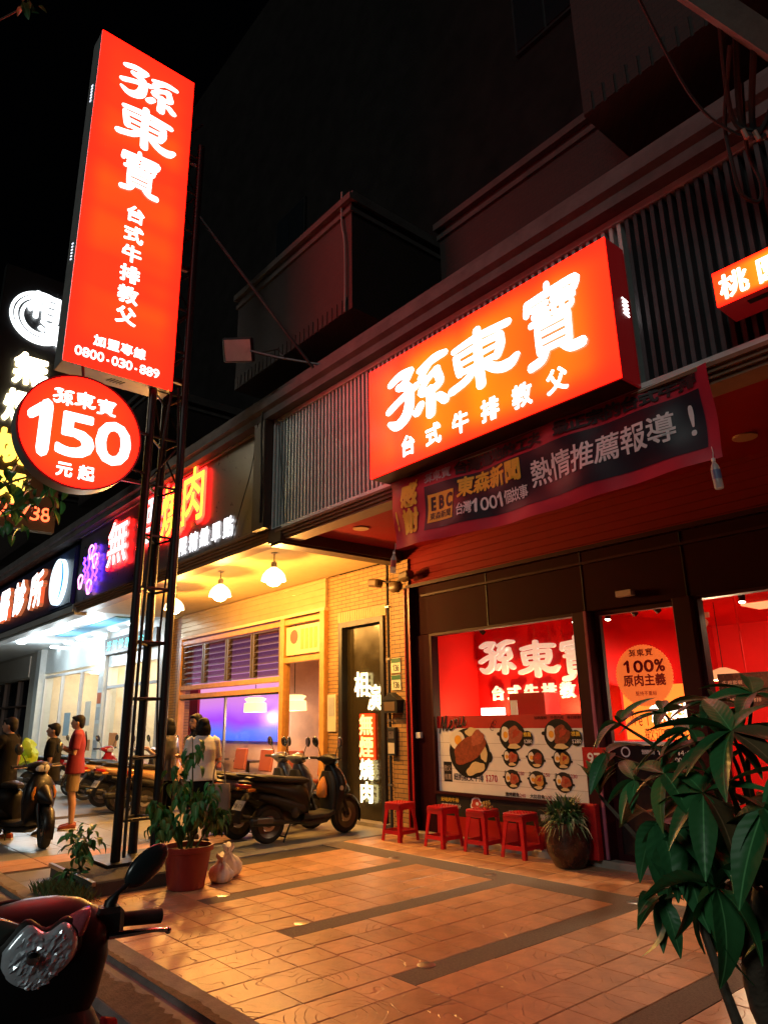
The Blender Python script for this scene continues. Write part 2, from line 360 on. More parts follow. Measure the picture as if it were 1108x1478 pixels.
brick('yellow_brick', (.37,.2,.066), (.29,.155,.05), (.06,.04,.025), .24, .064)
brick('dark_brick', (.022,.010,.008), (.016,.008,.007), (.009,.006,.006), .11, .055, 'both', .7, .5)
lines('red_siding', (.19,.006,.009), .095, 2, .7, 0, .012, .1); MATS['red_siding'].node_tree.nodes['Principled BSDF'].inputs['Specular IOR Level'].default_value = .12
lines('cream_shutter', (.5,.38,.2), .115, 2, .22, .35, .008, .1)
lines('white_shutter', (.5,.5,.46), .1, 2, .4, .2, .006, .1)

# paving tile with pressed fan-shaped arcs; relief only, light picks it out
def tile_mat(name, c):
    m = mat(name, c, .40, var=.3, vs_=5, obrand=.2); n = m.node_tree.nodes; l = m.node_tree.links; b = n['Principled BSDF']
    g = n.new('ShaderNodeNewGeometry'); v = n.new('ShaderNodeTexVoronoi'); v.inputs['Scale'].default_value = 2.1; v.inputs['Randomness'].default_value = .75
    no = n.new('ShaderNodeTexNoise'); no.inputs['Scale'].default_value = 7; l.new(g.outputs['Position'], no.inputs['Vector'])
    ad = n.new('ShaderNodeMix'); ad.data_type = 'RGBA'; ad.blend_type = 'LINEAR_LIGHT'; ad.inputs[0].default_value = .035
    l.new(g.outputs['Position'], ad.inputs[6]); l.new(no.outputs[1], ad.inputs[7]); l.new(ad.outputs[2], v.inputs['Vector'])
    mu = n.new('ShaderNodeMath'); mu.operation = 'MULTIPLY'; mu.inputs[1].default_value = 8.5; l.new(v.outputs['Distance'], mu.inputs[0])
    fr = n.new('ShaderNodeMath'); fr.operation = 'FRACT'; l.new(mu.outputs[0], fr.inputs[0])
    r1 = n.new('ShaderNodeMapRange'); r1.interpolation_type = 'SMOOTHSTEP'; r1.inputs[1].default_value = .0; r1.inputs[2].default_value = .10; l.new(fr.outputs[0], r1.inputs[0])
    # broken up, as the arcs are worn away in places
    n3 = n.new('ShaderNodeTexNoise'); n3.inputs['Scale'].default_value = 5; l.new(g.outputs['Position'], n3.inputs['Vector'])
    r3 = n.new('ShaderNodeMapRange'); r3.inputs[1].default_value = .42; r3.inputs[2].default_value = .6; l.new(n3.outputs[0], r3.inputs[0])
    bp = n.new('ShaderNodeBump'); bp.inputs['Distance'].default_value = .008; l.new(r3.outputs[0], bp.inputs['Strength']); l.new(r1.outputs[0], bp.inputs['Height'])
    n4 = n.new('ShaderNodeTexNoise'); n4.inputs['Scale'].default_value = 90; n4.inputs['Detail'].default_value = 5; l.new(g.outputs['Position'], n4.inputs['Vector'])
    b2 = n.new('ShaderNodeBump'); b2.inputs['Distance'].default_value = .003; b2.inputs['Strength'].default_value = .35; l.new(n4.outputs[0], b2.inputs['Height'])
    l.new(bp.outputs[0], b2.inputs['Normal']); l.new(b2.outputs[0], b.inputs['Normal']); return m
tile_mat('paving_tile', (.52,.28,.15))
mat('pebble_strip', (.15,.12,.10), .8, var=.5, vs_=70, bump=.9, bs=130)

# ------------------------------------------------------------------ ground
g = obj('road', MB().box(-200, 120, -150, 1.9, -.6, -.13), 'asphalt'); tag(g, 'dark asphalt road in front of the kerb', None, kind='structure')
pav = obj('pavement', MB().box(-200, 60, 2.3, 60, -.6, -.014), 'mortar'); tag(pav, 'pavement in front of the shops, tiled in orange and grey', None, kind='structure')
kb = MB(); kp = [(1.86,-.13),(1.88,-.08),(2.05,-.035),(2.12,-.03),(2.13,.0),(2.30,.002),(2.30,-.4),(1.86,-.4)]
kb.prism([(-120, y, z) for y, z in kp], (180, 0, 0)); k = obj('kerb', kb, 'kerb_stone'); tag(k, 'worn concrete kerb between road and tiles', None, kind='structure')
kd = MB(); n_ = 320; kr = random.Random(2); h1 = h2 = .06; vv = []
for i in range(n_+1):
    x0 = -10+i*.035; h1 += kr.uniform(-.02,.02)+(.06-h1)*.12; h2 += kr.uniform(-.02,.02)+(.06-h2)*.12
    vv += [(x0, 1.885, -.076), (x0, 1.96+h1*1.1, -.052+h1*.25), (x0, 2.128, .0035), (x0, 2.13+h2*.6, .0045)]
kd.add(vv, [(a*4, a*4+4, a*4+5, a*4+1) for a in range(n_)]+[(a*4+2, a*4+6, a*4+7, a*4+3) for a in range(n_)])
k2 = obj('kerb_dirt', kd, 'kerb_dirt', k)
def tile_mesh(w_, d_, m_, gap=.007, h=.014):
    mb = MB(); a, b = w_/2-gap/2, d_/2-gap/2; e = .004
    return mesh('tile', mb.rings([[(-a,-b,-h),(a,-b,-h),(a,b,-h),(-a,b,-h)],[(-a,-b,-e),(a,-b,-e),(a,b,-e),(-a,b,-e)],[(-a+e,-b+e,0),(a-e,-b+e,0),(a-e,b-e,0),(-a+e,b-e,0)]]), m_)
PW = 1.344; P0 = -6.53
cnt = 0; rest = MB()
def put_tile(me, x, y, nm='paving_tile', z=0.0):
    o = bpy.data.objects.new(nm, me); col.objects.link(o); o.parent = pav; o.location = (x, y, z+random.uniform(-.0015, .0012))
    o.rotation_euler = (random.gauss(0, .0035), random.gauss(0, .0035), 0); OFF[o.name] = Vector((x,y,0))
ta = tile_mesh(PW/5, .335, 'paving_tile'); tb = tile_mesh((PW-.23)/4, .3586, 'paving_tile'); tcm = tile_mesh(PW/5, .323, 'paving_tile')
def near(x, y): return x < -.75-.18*(y-2.3)
for i in range(-6, 26):
    x = P0+(i+.5)*PW/5
    for j in range(3):
        if near(x, 2.5): put_tile(ta, x, 2.30+(j+.5)*.327)
    for j in range(3):
        if near(x, 6.3): put_tile(tcm, x, 6.13+(j+.5)*.323)
st = MB(); sp = MB()
for kx in range(-1, 5):
    sx = P0+kx*PW
    if kx >= 0: st.box(sx+.004, sx+.226, 3.284, 5.79, -.014, -.002)
    for a in range(4):
        x = sx+.23+(a+.5)*(PW-.23)/4
        for j in range(7):
            if x > -8.05 and near(x, 4): put_tile(tb, x, 3.28+(j+.5)*.3586)
st.box(-8.08, .5, 5.79, 6.126, -.014, -.0015)
tag(obj('pebble_strip', st, 'pebble_strip', pav), 'dark pebbled strips dividing the orange tiles')
for q in ((-6.52,3.55),(-5.23,3.55),(-3.83,3.58),(-5.36,5.94),(-6.74,5.84),(-3.75,5.95)):
    obj('ground_light_cover', MB().lathe([(.062,-.01),(.062,.001),(.05,.004)], 18), 'steel', pav, at=(q[0], q[1], 0), smooth=True)
gt = tile_mesh(.5, .5, 'grey_tile'); pt = tile_mesh(.36, .5, 'pink_tile')
xx = -8.33
while xx > -13.6:
    band = -9.9 < xx < -9.2
    wd = .36 if band else .5
    for j in range(6):
        if band: put_tile(pt, xx, 2.55+j*.5, 'pink_tile')
        else: put_tile(gt, xx, 2.55+j*.5, 'grey_tile')
    nx = xx-wd
    xx = nx-(.07 if (-9.9 < nx < -9.2) != band else 0)
tag(obj('forecourt_floor', MB().box(-8.08, -60, 5.3, 7.4, -.014, -.001).box(-60, -13.85, 2.3, 5.297, -.014, -.001), 'forecourt', pav), 'smooth grey floor slab under the arcade')
# trench edge between forecourt and orange tiles
obj('edging', MB().box(-8.15, -8.085, 2.31, 7.1, -.014, .003), 'concrete', pav)

# ------------------------------------------------------------------ apartment floors above the shops
ap = thing('apartment_building', 'dark brick upper storeys with balconies and concrete cornice above the shops', 'building', (-8,5.2,6))
cb = MB(); prof = [(5.3,5.76),(4.86,5.76),(4.86,5.86),(4.80,5.90),(4.80,6.02),(4.90,6.06),(4.90,6.16),(5.3,6.16)]
cb.prism([(-45, y, z) for y, z in prof], (48, 0, 0)); obj('cornice', cb, mat('old_cornice', (.115,.10,.10), .9, var=.4, vs_=3, bump=.4), ap)
obj('wall', MB().box(-45, 3, 7.5, 8, 6.16, 21), mat('unlit_wall', (.014,.012,.012), .95, var=.4, vs_=2, spec=.05), ap)  # near-black colour carries the night darkness of the unlit upper wall
obj('terrace_slab', MB().box(-45, 3, 5.3, 7.5, 5.9, 6.155), 'concrete', ap)
def parapet(x0, x1, y0, y1, z0, z1, name='parapet'):
    p = obj(name, MB().box(x0, x1, y0, y1, z0, z1), 'dark_brick', ap)
    c = MB(); c.box(x0-.05, x1+.05, y0-.07, y1, z1, z1+.1).box(x0-.02, x1+.02, y0-.035, y1, z1-.16, z1-.09).box(x0, x1, y0+.02, y1, z1+.1, z1+.2)
    obj('coping', c, mat('old_coping', (.055,.047,.045), .9, var=.4, vs_=3, bump=.3), p); return p
parapet(-5.7, 3, 6.0, 6.4, 6.16, 7.98)
def bay(x0, x1, y0, y1, z0, z1, soldier=True):
    p = parapet(x0, x1, y0, y1, z0, z1, 'balcony')
    if soldier:
        sb = MB(); n_ = int((x1-x0)/.11)
        for i in range(n_): sb.box(x0+i*.11+.01, x0+i*.11+.095, y0-.012, y0-.0005, z0+.003, z0+.2)
        obj('soldier_course', sb, 'dark_brick', p)
bay(-9.3, -6.25, 4.9, 7.5, 6.62, 8.25)
bay(-2.57, 2.5, 4.6, 7.5, 6.57, 8.4)
bay(-17.5, -13.5, 5.1, 7.5, 6.7, 8.3); bay(-26, -22, 5.1, 7.5, 6.7, 8.3)
mat('dark_glass', (.01,.012,.015), .12)
for zz in (8.3, 11.7):
    for xx in (-12.4, -5.2, -3.9, -20.5):
        w_ = obj('window', MB().box(xx, xx+1.2, 7.44, 7.498, zz, zz+1.3), 'black_metal', ap)
        for q in (0, 1): obj('window_pane', MB().box(xx+.05+q*.57, xx+.58+q*.57, 7.42, 7.437, zz+.05, zz+1.25), 'dark_glass', w_)
ac = obj('air_conditioner', MB().box(-4.6, -3.75, 7.0, 7.4, 13.4, 14.0), 'white_metal', ap, bevel=.02)
# conduit on the left balcony
obj('conduit', MB().tube([(-6.42,4.87,8.5),(-6.43,4.87,8.0),(-6.36,4.87,7.6),(-6.36,4.87,6.6)], .014, 6, smooth=3), 'concrete', ap)
# far buildings down the street
fb = thing('far_building', 'dark tall building far down the street at the left', 'building', (-62,6,0))
obj('wall', MB().box(-75, -46, 4.5, 20, 0, 24), 'dark_brick', fb)
for i in range(3):
    for zz in (7, 10.4, 13.8, 17.2):
        b_ = obj('balcony', MB().box(-73+i*9, -67+i*9, 3.6, 4.5, zz, zz+1.1), 'concrete', fb)
        obj('window', MB().box(-72+i*9, -68+i*9, 4.42, 4.498, zz+1.2, zz+2.5), 'dark_glass', fb)

# ------------------------------------------------------------------ steak restaurant (red)
sh = thing('steak_restaurant', 'red steak restaurant front with dark maroon frames and slatted fascia', 'shop', (-4.5,7.2,0))
obj('fascia', MB().box(-8.18, 2.5, 5.12, 5.3, 4.0, 5.76), 'slat_back', sh)
scn = obj('slat_screen', MB().box(-8.19, 2.5, 4.99, 5.118, 5.69, 5.755).box(-8.19, 2.5, 4.99, 5.118, 4.07, 4.12).box(-8.215, -8.19, 4.985, 5.118, 4.07, 5.755), 'grey_slat', sh)
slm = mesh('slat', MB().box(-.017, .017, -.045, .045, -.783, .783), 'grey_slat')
slm2 = mesh('slat', MB().box(-.017, .017, -.045, .045, -.783, .783), mat('shaded_slat', (.06,.06,.068), .5, var=.2, obrand=.2))  # same slat in a darker colour: shade right of the sign painted in
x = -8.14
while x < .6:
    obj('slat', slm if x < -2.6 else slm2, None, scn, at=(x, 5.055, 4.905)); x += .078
tr = MB()
for a, b, c, d_ in ((4.97,5.3,4.035,4.068),(5.0,5.3,4.0,4.035),(5.03,5.3,3.965,4.0),(5.06,5.3,3.93,3.965)): tr.box(-8.1, 2.5, a, b, c, d_)
obj('trim', tr, mat('trim_wood', (.20,.11,.06), .5, var=.25), sh)
obj('soffit', MB().box(-7.96, 2.5, 5.3, 7.3, 4.05, 4.1), mat('soffit_red', (.26,.007,.011), .7, var=.1, spec=.15), sh)
for q in ((-7.25,5.81),(-2.48,6.65),(-4.9,6.2)):
    dl = obj('downlight', MB().lathe([(.11,0),(.11,.012),(.085,.014)], 20, (q[0], q[1], 4.035)), mat('downlight_rim', (.5,.3,.2), .4), sh, smooth=True)
obj('beam', MB().box(-8.28, -7.96, 4.98, 7.34, 3.90, 4.10).box(-8.24, -8.0, 5.0, 7.34, 3.865, 3.9), 'dark_brown', sh)
obj('siding', MB().box(-7.96, 2.5, 7.22, 7.3, 3.46, 4.05), 'red_siding', sh)
obj('header', MB().box(-7.66, 2.5, 7.16, 7.3, 2.70, 3.42), 'maroon', sh, bevel=.01)
obj('header_rail', MB().box(-7.8, 2.5, 7.10, 7.3, 3.42, 3.47).box(-7.5, 2.5, 7.125, 7.155, 3.26, 3.29), 'dark_frame', sh)
for xv in (-6.25, -4.75, -3.5, -2): obj('header_joint', MB().box(xv-.006, xv+.006, 7.152, 7.16, 2.7, 3.42), 'black', sh)
obj('sensor', MB().box(-4.28, -4.08, 7.07, 7.155, 2.80, 2.87), mat('sensor_grey', (.45,.4,.4), .4), sh, bevel=.008)
cl = obj('column', MB().box(-7.82, -7.66, 7.06, 7.3, 0, 3.42).box(-7.655, -7.345, 7.14, 7.3, 0, 2.70), 'maroon', sh, bevel=.008)
obj('column_edge', MB().box(-7.70, -7.672, 7.045, 7.059, .1, 3.4).box(-7.79, -7.775, 7.045, 7.059, .1, 3.4), 'red_paint', cl)
obj('switch_box', MB().box(-7.66, -7.56, 7.09, 7.139, 1.27, 1.35), 'white', sh, bevel=.005)
def frame(mb, x0, x1, z0, z1, t, y0=7.12, y1=7.24):
    return mb.box(x0, x1, y0, y1, z1-t, z1).box(x0, x1, y0, y1, z0, z0+t).box(x0, x0+t, y0, y1, z0+t, z1-t).box(x1-t, x1, y0, y1, z0+t, z1-t)
win = obj('window', frame(MB(), -7.345, -4.86, .56, 2.70, .035), 'dark_frame', sh)
obj('window_pane', MB().box(-7.30, -4.90, 7.185, 7.192, .6, 2.66), 'pane', win)
obj('base_panel', MB().box(-7.345, -4.86, 7.15, 7.3, 0.0, .30), 'red_paint', sh)
obj('info_panel', MB().box(-7.345, -4.86, 7.15, 7.3, .302, .558), 'black', sh)
ml = obj('mullion', MB().box(-4.86, -4.66, 7.04, 7.28, .0, 2.70), 'dark_frame', sh, bevel=.01)
obj('edge_strip', MB().box(-4.69, -4.658, 7.02, 7.039, .08, 2.69), mat('purple_edge', (.30,.10,.17), .3), ml)
dr = obj('door', frame(MB(), -4.655, -3.62, .06, 2.70, .06, 7.2, 7.26), 'dark_frame', sh)
obj('door_pane', MB().box(-4.60, -3.68, 7.225, 7.232, .12, 2.64), 'pane', dr)
obj('door_band', MB().box(-4.60, -3.68, 7.218, 7.2245, .12, 1.22), mat('smoke_film', (.02,.014,.016), .2), dr)
obj('mullion', MB().box(-3.62, -3.42, 7.04, 7.28, .0, 2.70), 'dark_frame', sh, bevel=.01)
w2 = obj('window', frame(MB(), -3.42, .6, .50, 2.70, .035), 'dark_frame', sh)
obj('window_pane', MB().box(-3.38, .56, 7.185, 7.192, .54, 2.66), 'pane', w2)
obj('base_panel', MB().box(-3.42, .6, 7.15, 7.3, 0, .498), 'red_paint', sh)
obj('threshold', MB().box(-7.82, 1, 7.0, 7.139, -.01, .07), mat('threshold', (.3,.26,.22), .5, var=.3), sh, bevel=.01)
obj('sign_post', MB().box(-4.93, -4.72, 6.93, 7.03, 0.07, .62), 'red_paint', sh, bevel=.01)
# inside
obj('interior_floor', MB().box(-7.7, 2.5, 7.3, 12.5, -.02, .05), mat('int_floor', (.3,.12,.08), .3), sh)
obj('interior_ceiling', MB().box(-7.7, 2.5, 7.3, 12.5, 2.98, 3.1), 'red_int', sh)
iw = MB().box(-7.75, -7.7, 7.3, 12.5, .05, 2.98).box(-7.7, -5.7, 8.5, 8.6, .05, 2.98).box(-7.7, 2.5, 12.4, 12.5, .05, 2.98).box(2.4, 2.5, 7.3, 12.4, .05, 2.98).box(-5.76, -5.7, 8.6, 12.4, .05, 2.98)
obj('interior_wall', iw, 'red_int', sh)
for px, py in ((-3.4,8.4),(-2.2,9.6),(-3.9,10.4)):
    obj('ceiling_panel', MB().box(px-.3, px+.3, py-.3, py+.3, 2.955, 2.979), mat('ceil_panel', (.8,.35,.2), .5, em=(1,.3,.12), es=1.2), sh)
# ------------------------------------------------------------------ barbecue restaurant (yellow brick)
bb = thing('barbecue_restaurant', 'yellow brick barbecue restaurant front with louvre windows and wooden frames', 'shop', (-12,7.35,0))
yw = MB().box(-16.6, -15.95, 7.35, 7.6, 0, 3.98).box(-10.12, -9.76, 7.35, 7.6, 0, 3.98).box(-9.76, -8.58, 7.35, 7.6, 3.32, 3.98).box(-8.58, -7.83, 7.35, 7.6, 0, 3.98).box(-15.95, -10.12, 7.35, 7.6, 3.985, 4.3)
yw.box(-8.25, -7.825, 7.18, 7.349, 0, 3.9)
obj('wall', yw, 'yellow_brick', bb)
sb = MB()
for i in range(26): sb.box(-9.80+i*.049, -9.80+i*.049+.036, 7.325, 7.349, 3.13, 3.31)
obj('soldier_course', sb, mat('soldier_brick', (.45,.3,.16), .6), bb)
obj('shutter_box', MB().box(-15.95, -10.12, 7.29, 7.5, 3.46, 3.97), 'cream_shutter', bb)
obj('shutter_lip', MB().box(-15.95, -10.12, 7.27, 7.5, 3.40, 3.455), 'cream', bb)
obj('arcade_ceiling', MB().box(-16.5, -8.3, 5.3, 7.35, 4.0, 4.06), mat('ceil_cream', (.5,.38,.2), .6), bb)
tr = MB()
for a, b, c, d_ in ((4.97,5.3,4.12,4.16),(5.0,5.3,4.08,4.12),(5.03,5.3,4.04,4.08),(5.06,5.3,3.97,4.04)): tr.box(-16.6, -8.22, a, b, c, d_)
obj('trim', tr, 'trim_wood', bb)
obj('fascia', MB().box(-16.8, -8.2, 5.14, 5.3, 4.1, 5.77), 'slat_back', bb)
obj('fascia_pier', MB().box(-8.55, -8.23, 4.86, 5.13, 4.12, 5.75), 'dark_brown', bb)
wf = MB()
for xv in (-15.95, -11.55, -10.26): wf.box(xv, xv+.14, 7.26, 7.42, .1, 3.40)
for zv, x0, x1 in ((2.05,-15.81,-11.55),(2.24,-15.81,-11.55),(3.26,-15.81,-11.55),(2.56,-11.41,-10.26),(.1,-15.81,-10.26),(3.26,-11.41,-10.26)): wf.box(x0, x1, 7.27, 7.41, zv, zv+.1)
obj('window_frame', wf, 'wood_yellow', bb, bevel=.008)
glass('louvre_glass', (.62,.5,.52), 1.6, .06); mat('bronze', (.14,.11,.07), .4, metal=.4)
for i in range(4):
    x0 = -15.78+i*1.06; lw = obj('louvre_window', MB().box(x0, x0+.05, 7.29, 7.39, 2.36, 3.24).box(x0+.97, x0+1.02, 7.29, 7.39, 2.36, 3.24), 'bronze', bb)
    for j in range(7): obj('louvre_blade', MB().cbox((x0+.51, 7.33, 2.42+j*.125), (.92,.008,.13), (R(-32),0,0)), 'louvre_glass', lw)
    lb = MB()
    for j in range(8): lb.box(x0+.05, x0+.97, 7.28, 7.30, 2.36+j*.122, 2.372+j*.122)
    obj('louvre_rail', lb, 'bronze', lw)
wn = obj('window', MB().box(-13.75, -13.70, 7.32, 7.36, .2, 2.05).box(-15.81, -11.55, 7.31, 7.35, 2.02, 2.048), 'steel', bb)
obj('window_pane', MB().box(-15.8, -13.75, 7.335, 7.342, .2, 2.02), 'pane', wn); obj('window_pane', MB().box(-13.70, -11.55, 7.345, 7.352, .2, 2.02), 'pane', wn)
obj('window_pane', MB().box(-11.41, -10.26, 7.335, 7.342, .2, 2.56), 'pane', wn)
# recessed dark panel with the standing letters
obj('door_frame', MB().box(-9.76, -9.66, 7.30, 7.45, .02, 3.13).box(-8.66, -8.58, 7.30, 7.45, .02, 3.13).box(-9.66, -8.66, 7.30, 7.45, 3.04, 3.13), 'black', bb)
obj('dark_panel', MB().box(-9.66, -8.66, 7.42, 7.5, .02, 3.04), mat('olive_panel', (.026,.02,.010), .22, var=.2), bb)
obj('sill', MB().box(-9.9, -8.5, 7.2, 7.40, -.01, .05), 'concrete', bb)
# inside the barbecue restaurant
obj('interior_wall', MB().box(-17.1, -12.6, 8.2, 8.3, 0, 3.5).box(-12.6, -9.9, 9.0, 9.1, 0, 3.5).box(-12.65, -12.6, 8.3, 9.0, 0, 3.5).box(-9.95, -9.9, 7.6, 9.0, 0, 3.5).box(-17.1, -17.0, 7.6, 8.2, 0, 3.5), mat('int_peach', (.62,.42,.38), .7), bb)
obj('interior_floor', MB().box(-17.1, -9.9, 7.45, 9.1, -.02, .03), mat('int_floor2', (.2,.12,.08), .4), bb)
obj('interior_ceiling', MB().box(-17.1, -9.9, 7.62, 9.1, 3.46, 3.5), 'cream', bb)
# ------------------------------------------------------------------ clinic and far shop on the left
cn = thing('clinic', 'white clinic front with lit ceiling and glass doors', 'shop', (-22,7.4,0))
obj('arcade_ceiling', MB().box(-27.5, -16.65, 5.3, 7.45, 4.1, 4.16), mat('clinic_ceiling', (.62,.66,.68), .4), cn)
obj('ceiling_strip', MB().box(-22.5, -17.6, 6.3, 6.75, 4.07, 4.099), mat('blue_strip', (.08,.3,.5), .4), cn)
obj('fascia', MB().box(-27.5, -16.82, 5.14, 5.3, 4.05, 5.77), 'slat_back', cn)
obj('trim', MB().box(-27.5, -16.65, 4.98, 5.3, 4.0, 4.14).box(-27.5,-16.65,5.02,5.3,3.93,4.0), mat('trim_grey', (.3,.3,.3), .5), cn)
cwl = MB().box(-16.95, -16.62, 7.2, 7.7, 0, 4.1).box(-21.35, -20.95, 7.3, 7.7, 0, 4.1).box(-27.6, -27.1, 7.2, 7.7, 0, 4.1).box(-27.1, -21.35, 7.4, 7.6, 3.25, 4.1).box(-20.95, -16.95, 7.4, 7.6, 3.1, 4.1)
obj('wall', cwl, mat('clinic_wall', (.55,.6,.6), .35, var=.1), cn)
wf = MB()
for xv in (-27.1, -25.2, -23.3, -21.42, -20.95, -19.6, -18.3, -17.02): wf.box(xv, xv+.07, 7.4, 7.5, .02, 3.1)
wf.box(-27.03, -21.42, 7.4, 7.5, 3.1, 3.18).box(-20.88, -17.02, 7.4, 7.5, 2.5, 2.58)
obj('window_frame', wf, 'white_metal', cn)
for a, b in ((-27.03,-25.2),(-25.13,-23.3),(-23.23,-21.42),(-20.88,-19.6),(-19.53,-18.3),(-18.23,-17.02)):
    obj('window_pane', MB().box(a, b, 7.445, 7.452, .02, 3.1 if a < -21 else 2.5), 'pane', cn)
obj('interior_wall', MB().box(-27.5, -17.2, 10.4, 10.5, 0, 4).box(-17.2, -17.15, 7.7, 10.4, 0, 4).box(-27.5, -27.4, 7.7, 10.4, 0, 4).box(-21.2, -21.1, 7.7, 10.4, 0, 4), mat('int_warmwhite', (.75,.68,.55), .7), cn)
obj('interior_floor', MB().box(-27.5, -17.15, 7.5, 10.5, -.02, .02), 'forecourt', cn)
obj('interior_ceiling', MB().box(-27.5, -17.15, 7.62, 10.5, 3.3, 3.35), 'white', cn)
for i, xv in enumerate((-26.4, -25.6, -22.6, -19.2, -17.8)):
    obj('shelf', MB().box(xv-.35, xv+.35, 9.9, 10.35, .03, 1.0 if i % 2 else 1.9), mat('shelf_orange', (.5,.2,.07), .5), cn)
for xv, py in ((-26, 8.9), (-23.2, 8.9), (-19.7, 8.9), (-17.8, 8.9)):
    l_ = obj('ceiling_light', MB().box(xv-.5, xv+.5, py-.15, py+.15, 3.27, 3.299), emit('warm_panel', (1,.82,.55), 8), cn); lamp('panel_light', cn, (xv, py, 3.1), 75, (1,.8,.52), .3)
DL = [(-18.25,5.88),(-19.5,5.9),(-20.7,5.92),(-21.9,5.92),(-23.4,5.95),(-24.8,5.95),(-18.6,7.1),(-20.0,7.12),(-21.4,7.15),(-22.8,7.15),(-24.2,7.2),(-25.8,7.25)]
dlm = mesh('ceiling_spot', MB().lathe([(.14,.0),(.14,-.03),(.11,-.05)], 16), emit('cold_spot', (.85,.96,1), 9))
for i, q in enumerate(DL):
    o = obj('ceiling_spot', dlm, None, cn, at=(q[0], q[1], 4.095))
for q in ((-18.9,6.2),(-21.6,6.2),(-24.2,6.2)): lamp('arcade_light', cn, (q[0], q[1], 3.6), 75, (.82,.95,1), .15)
ns = thing('clinic_notices', 'column of small notices on the white pier between the clinic doors', 'notices', (-21.15,7.29,1))
for i_, (z0, z1, c_) in enumerate(((2.5,2.85,(.5,.5,.48)),(2.1,2.4,(.45,.12,.05)),(1.65,2.0,(.4,.42,.42)),(1.2,1.55,(.55,.52,.45)),(.8,1.1,(.3,.32,.33)))): obj('sheet', MB().box(-21.3, -21.0, 7.288, 7.298, z0, z1), mat('clinic_sheet_%d' % i_, c_, .5), ns)
gp2 = thing('glass_posters', 'orange and white posters on the clinic glass doors', 'posters', (-20,7.43,1))
for x0, x1, z0, z1, c_ in ((-20.5,-19.9,.9,1.3,(.6,.22,.06)),(-19.4,-18.8,1.3,2.0,(.6,.45,.3)),(-22.6,-22.0,.8,1.1,(.55,.2,.07)),(-22.7,-22.2,1.5,2.2,(.6,.55,.45)),(-24.6,-24.0,1.2,1.9,(.3,.4,.45))): obj('sheet', MB().box(x0, x1, 7.436, 7.443, z0, z1), mat('gposter_%d' % int(-x0*10), c_, .5), gp2)
# far shop
fs = thing('far_shop', 'dim far shop with dark glass doors at the left edge', 'shop', (-33,7.4,0))
obj('wall', MB().box(-44, -34.6, 7.3, 7.7, 0, 4.1).box(-34.6, -28.6, 7.3, 7.7, 3.2, 4.1).box(-28.6, -27.61, 7.3, 7.7, 0, 4.1), mat('stone_wall', (.4,.38,.33), .6, var=.2), fs)
obj('shutter', MB().box(-34.5, -28.7, 7.26, 7.299, 3.25, 4.0), 'white_shutter', fs)
wf = MB()
for xv in (-34.6, -32.6, -30.6, -28.68): wf.box(xv, xv+.08, 7.4, 7.5, .02, 3.2)
wf.box(-34.5, -28.7, 7.4, 7.5, 2.2, 2.26)
obj('door_frame', wf, 'dark_brown', fs)
obj('door_pane', MB().box(-34.5, -28.7, 7.5, 7.51, .02, 3.2), 'dark_glass', fs)
obj('fascia', MB().box(-44, -27.52, 5.05, 5.3, 4.0, 5.77), 'concrete', fs)
obj('arcade_ceiling', MB().box(-44, -27.52, 5.3, 7.45, 4.1, 4.16), 'clinic_ceiling', fs)

# ------------------------------------------------------------------ signs
RED_LO, RED_HI = (1.0,.0048,.0018), (1.0,.05,.002)
W_LED = emit('white_led', (1,.97,.93), 3.2)
W_FLAT = emit('white_acrylic', (1,.93,.85), 2.4)
# big box sign over the entrance
bs_ = thing('box_sign', 'big red lightbox sign with white characters over the steak restaurant', 'sign', (-4.1,4.9,4.06))
mat('sign_red_side', (.24,.012,.016), .35, var=.08, em=(.5,.01,.012), es=.09); mat('sign_under', (.03,.008,.012), .4)  # faint emission on the sides stands in for red glow from nearby signs
X0, X1, Z0, Z1, YF = -5.69, -2.575, 4.085, 5.39, 4.70
obj('cabinet', MB().box(X0, X1, YF+.012, 4.985, Z0, Z1), 'sign_red_side', bs_, bevel=.006)
obj('face', MB().box(X0+.004, X1-.004, YF, YF+.011, Z0+.004, Z1-.004), lightbox('lightbox_a', RED_LO, (1.0,.045,.001), 5.5, (1.6,0,.5), 3.1, .2), bs_)
obj('bottom_plate', MB().box(X0+.02, X1-.02, YF+.02, 4.98, Z0-.004, Z0-.001), 'sign_under', bs_)
vn = MB()
for i in range(5): vn.cbox((X1+.003, 4.90, 4.86-i*.035), (.006,.085,.011), (R(-8),0,0))
obj('vent', vn, W_LED, bs_)
yt = YF-.004
for ch, x, z, w_, h in (('孫',-5.36,4.50,.92,.68),('東',-4.40,4.58,.82,.60),('寶',-3.46,4.50,.60,.74)):
    text(bs_, ch, (x, yt, z), UX, UZ, w_, h, W_LED, 'character', brush=True, lift=.002)
chars(bs_, '台式牛排教父', (-5.17, yt, 4.18), UX, UZ, .225, .235, W_LED, step=.378, bold=.03, lift=.002)
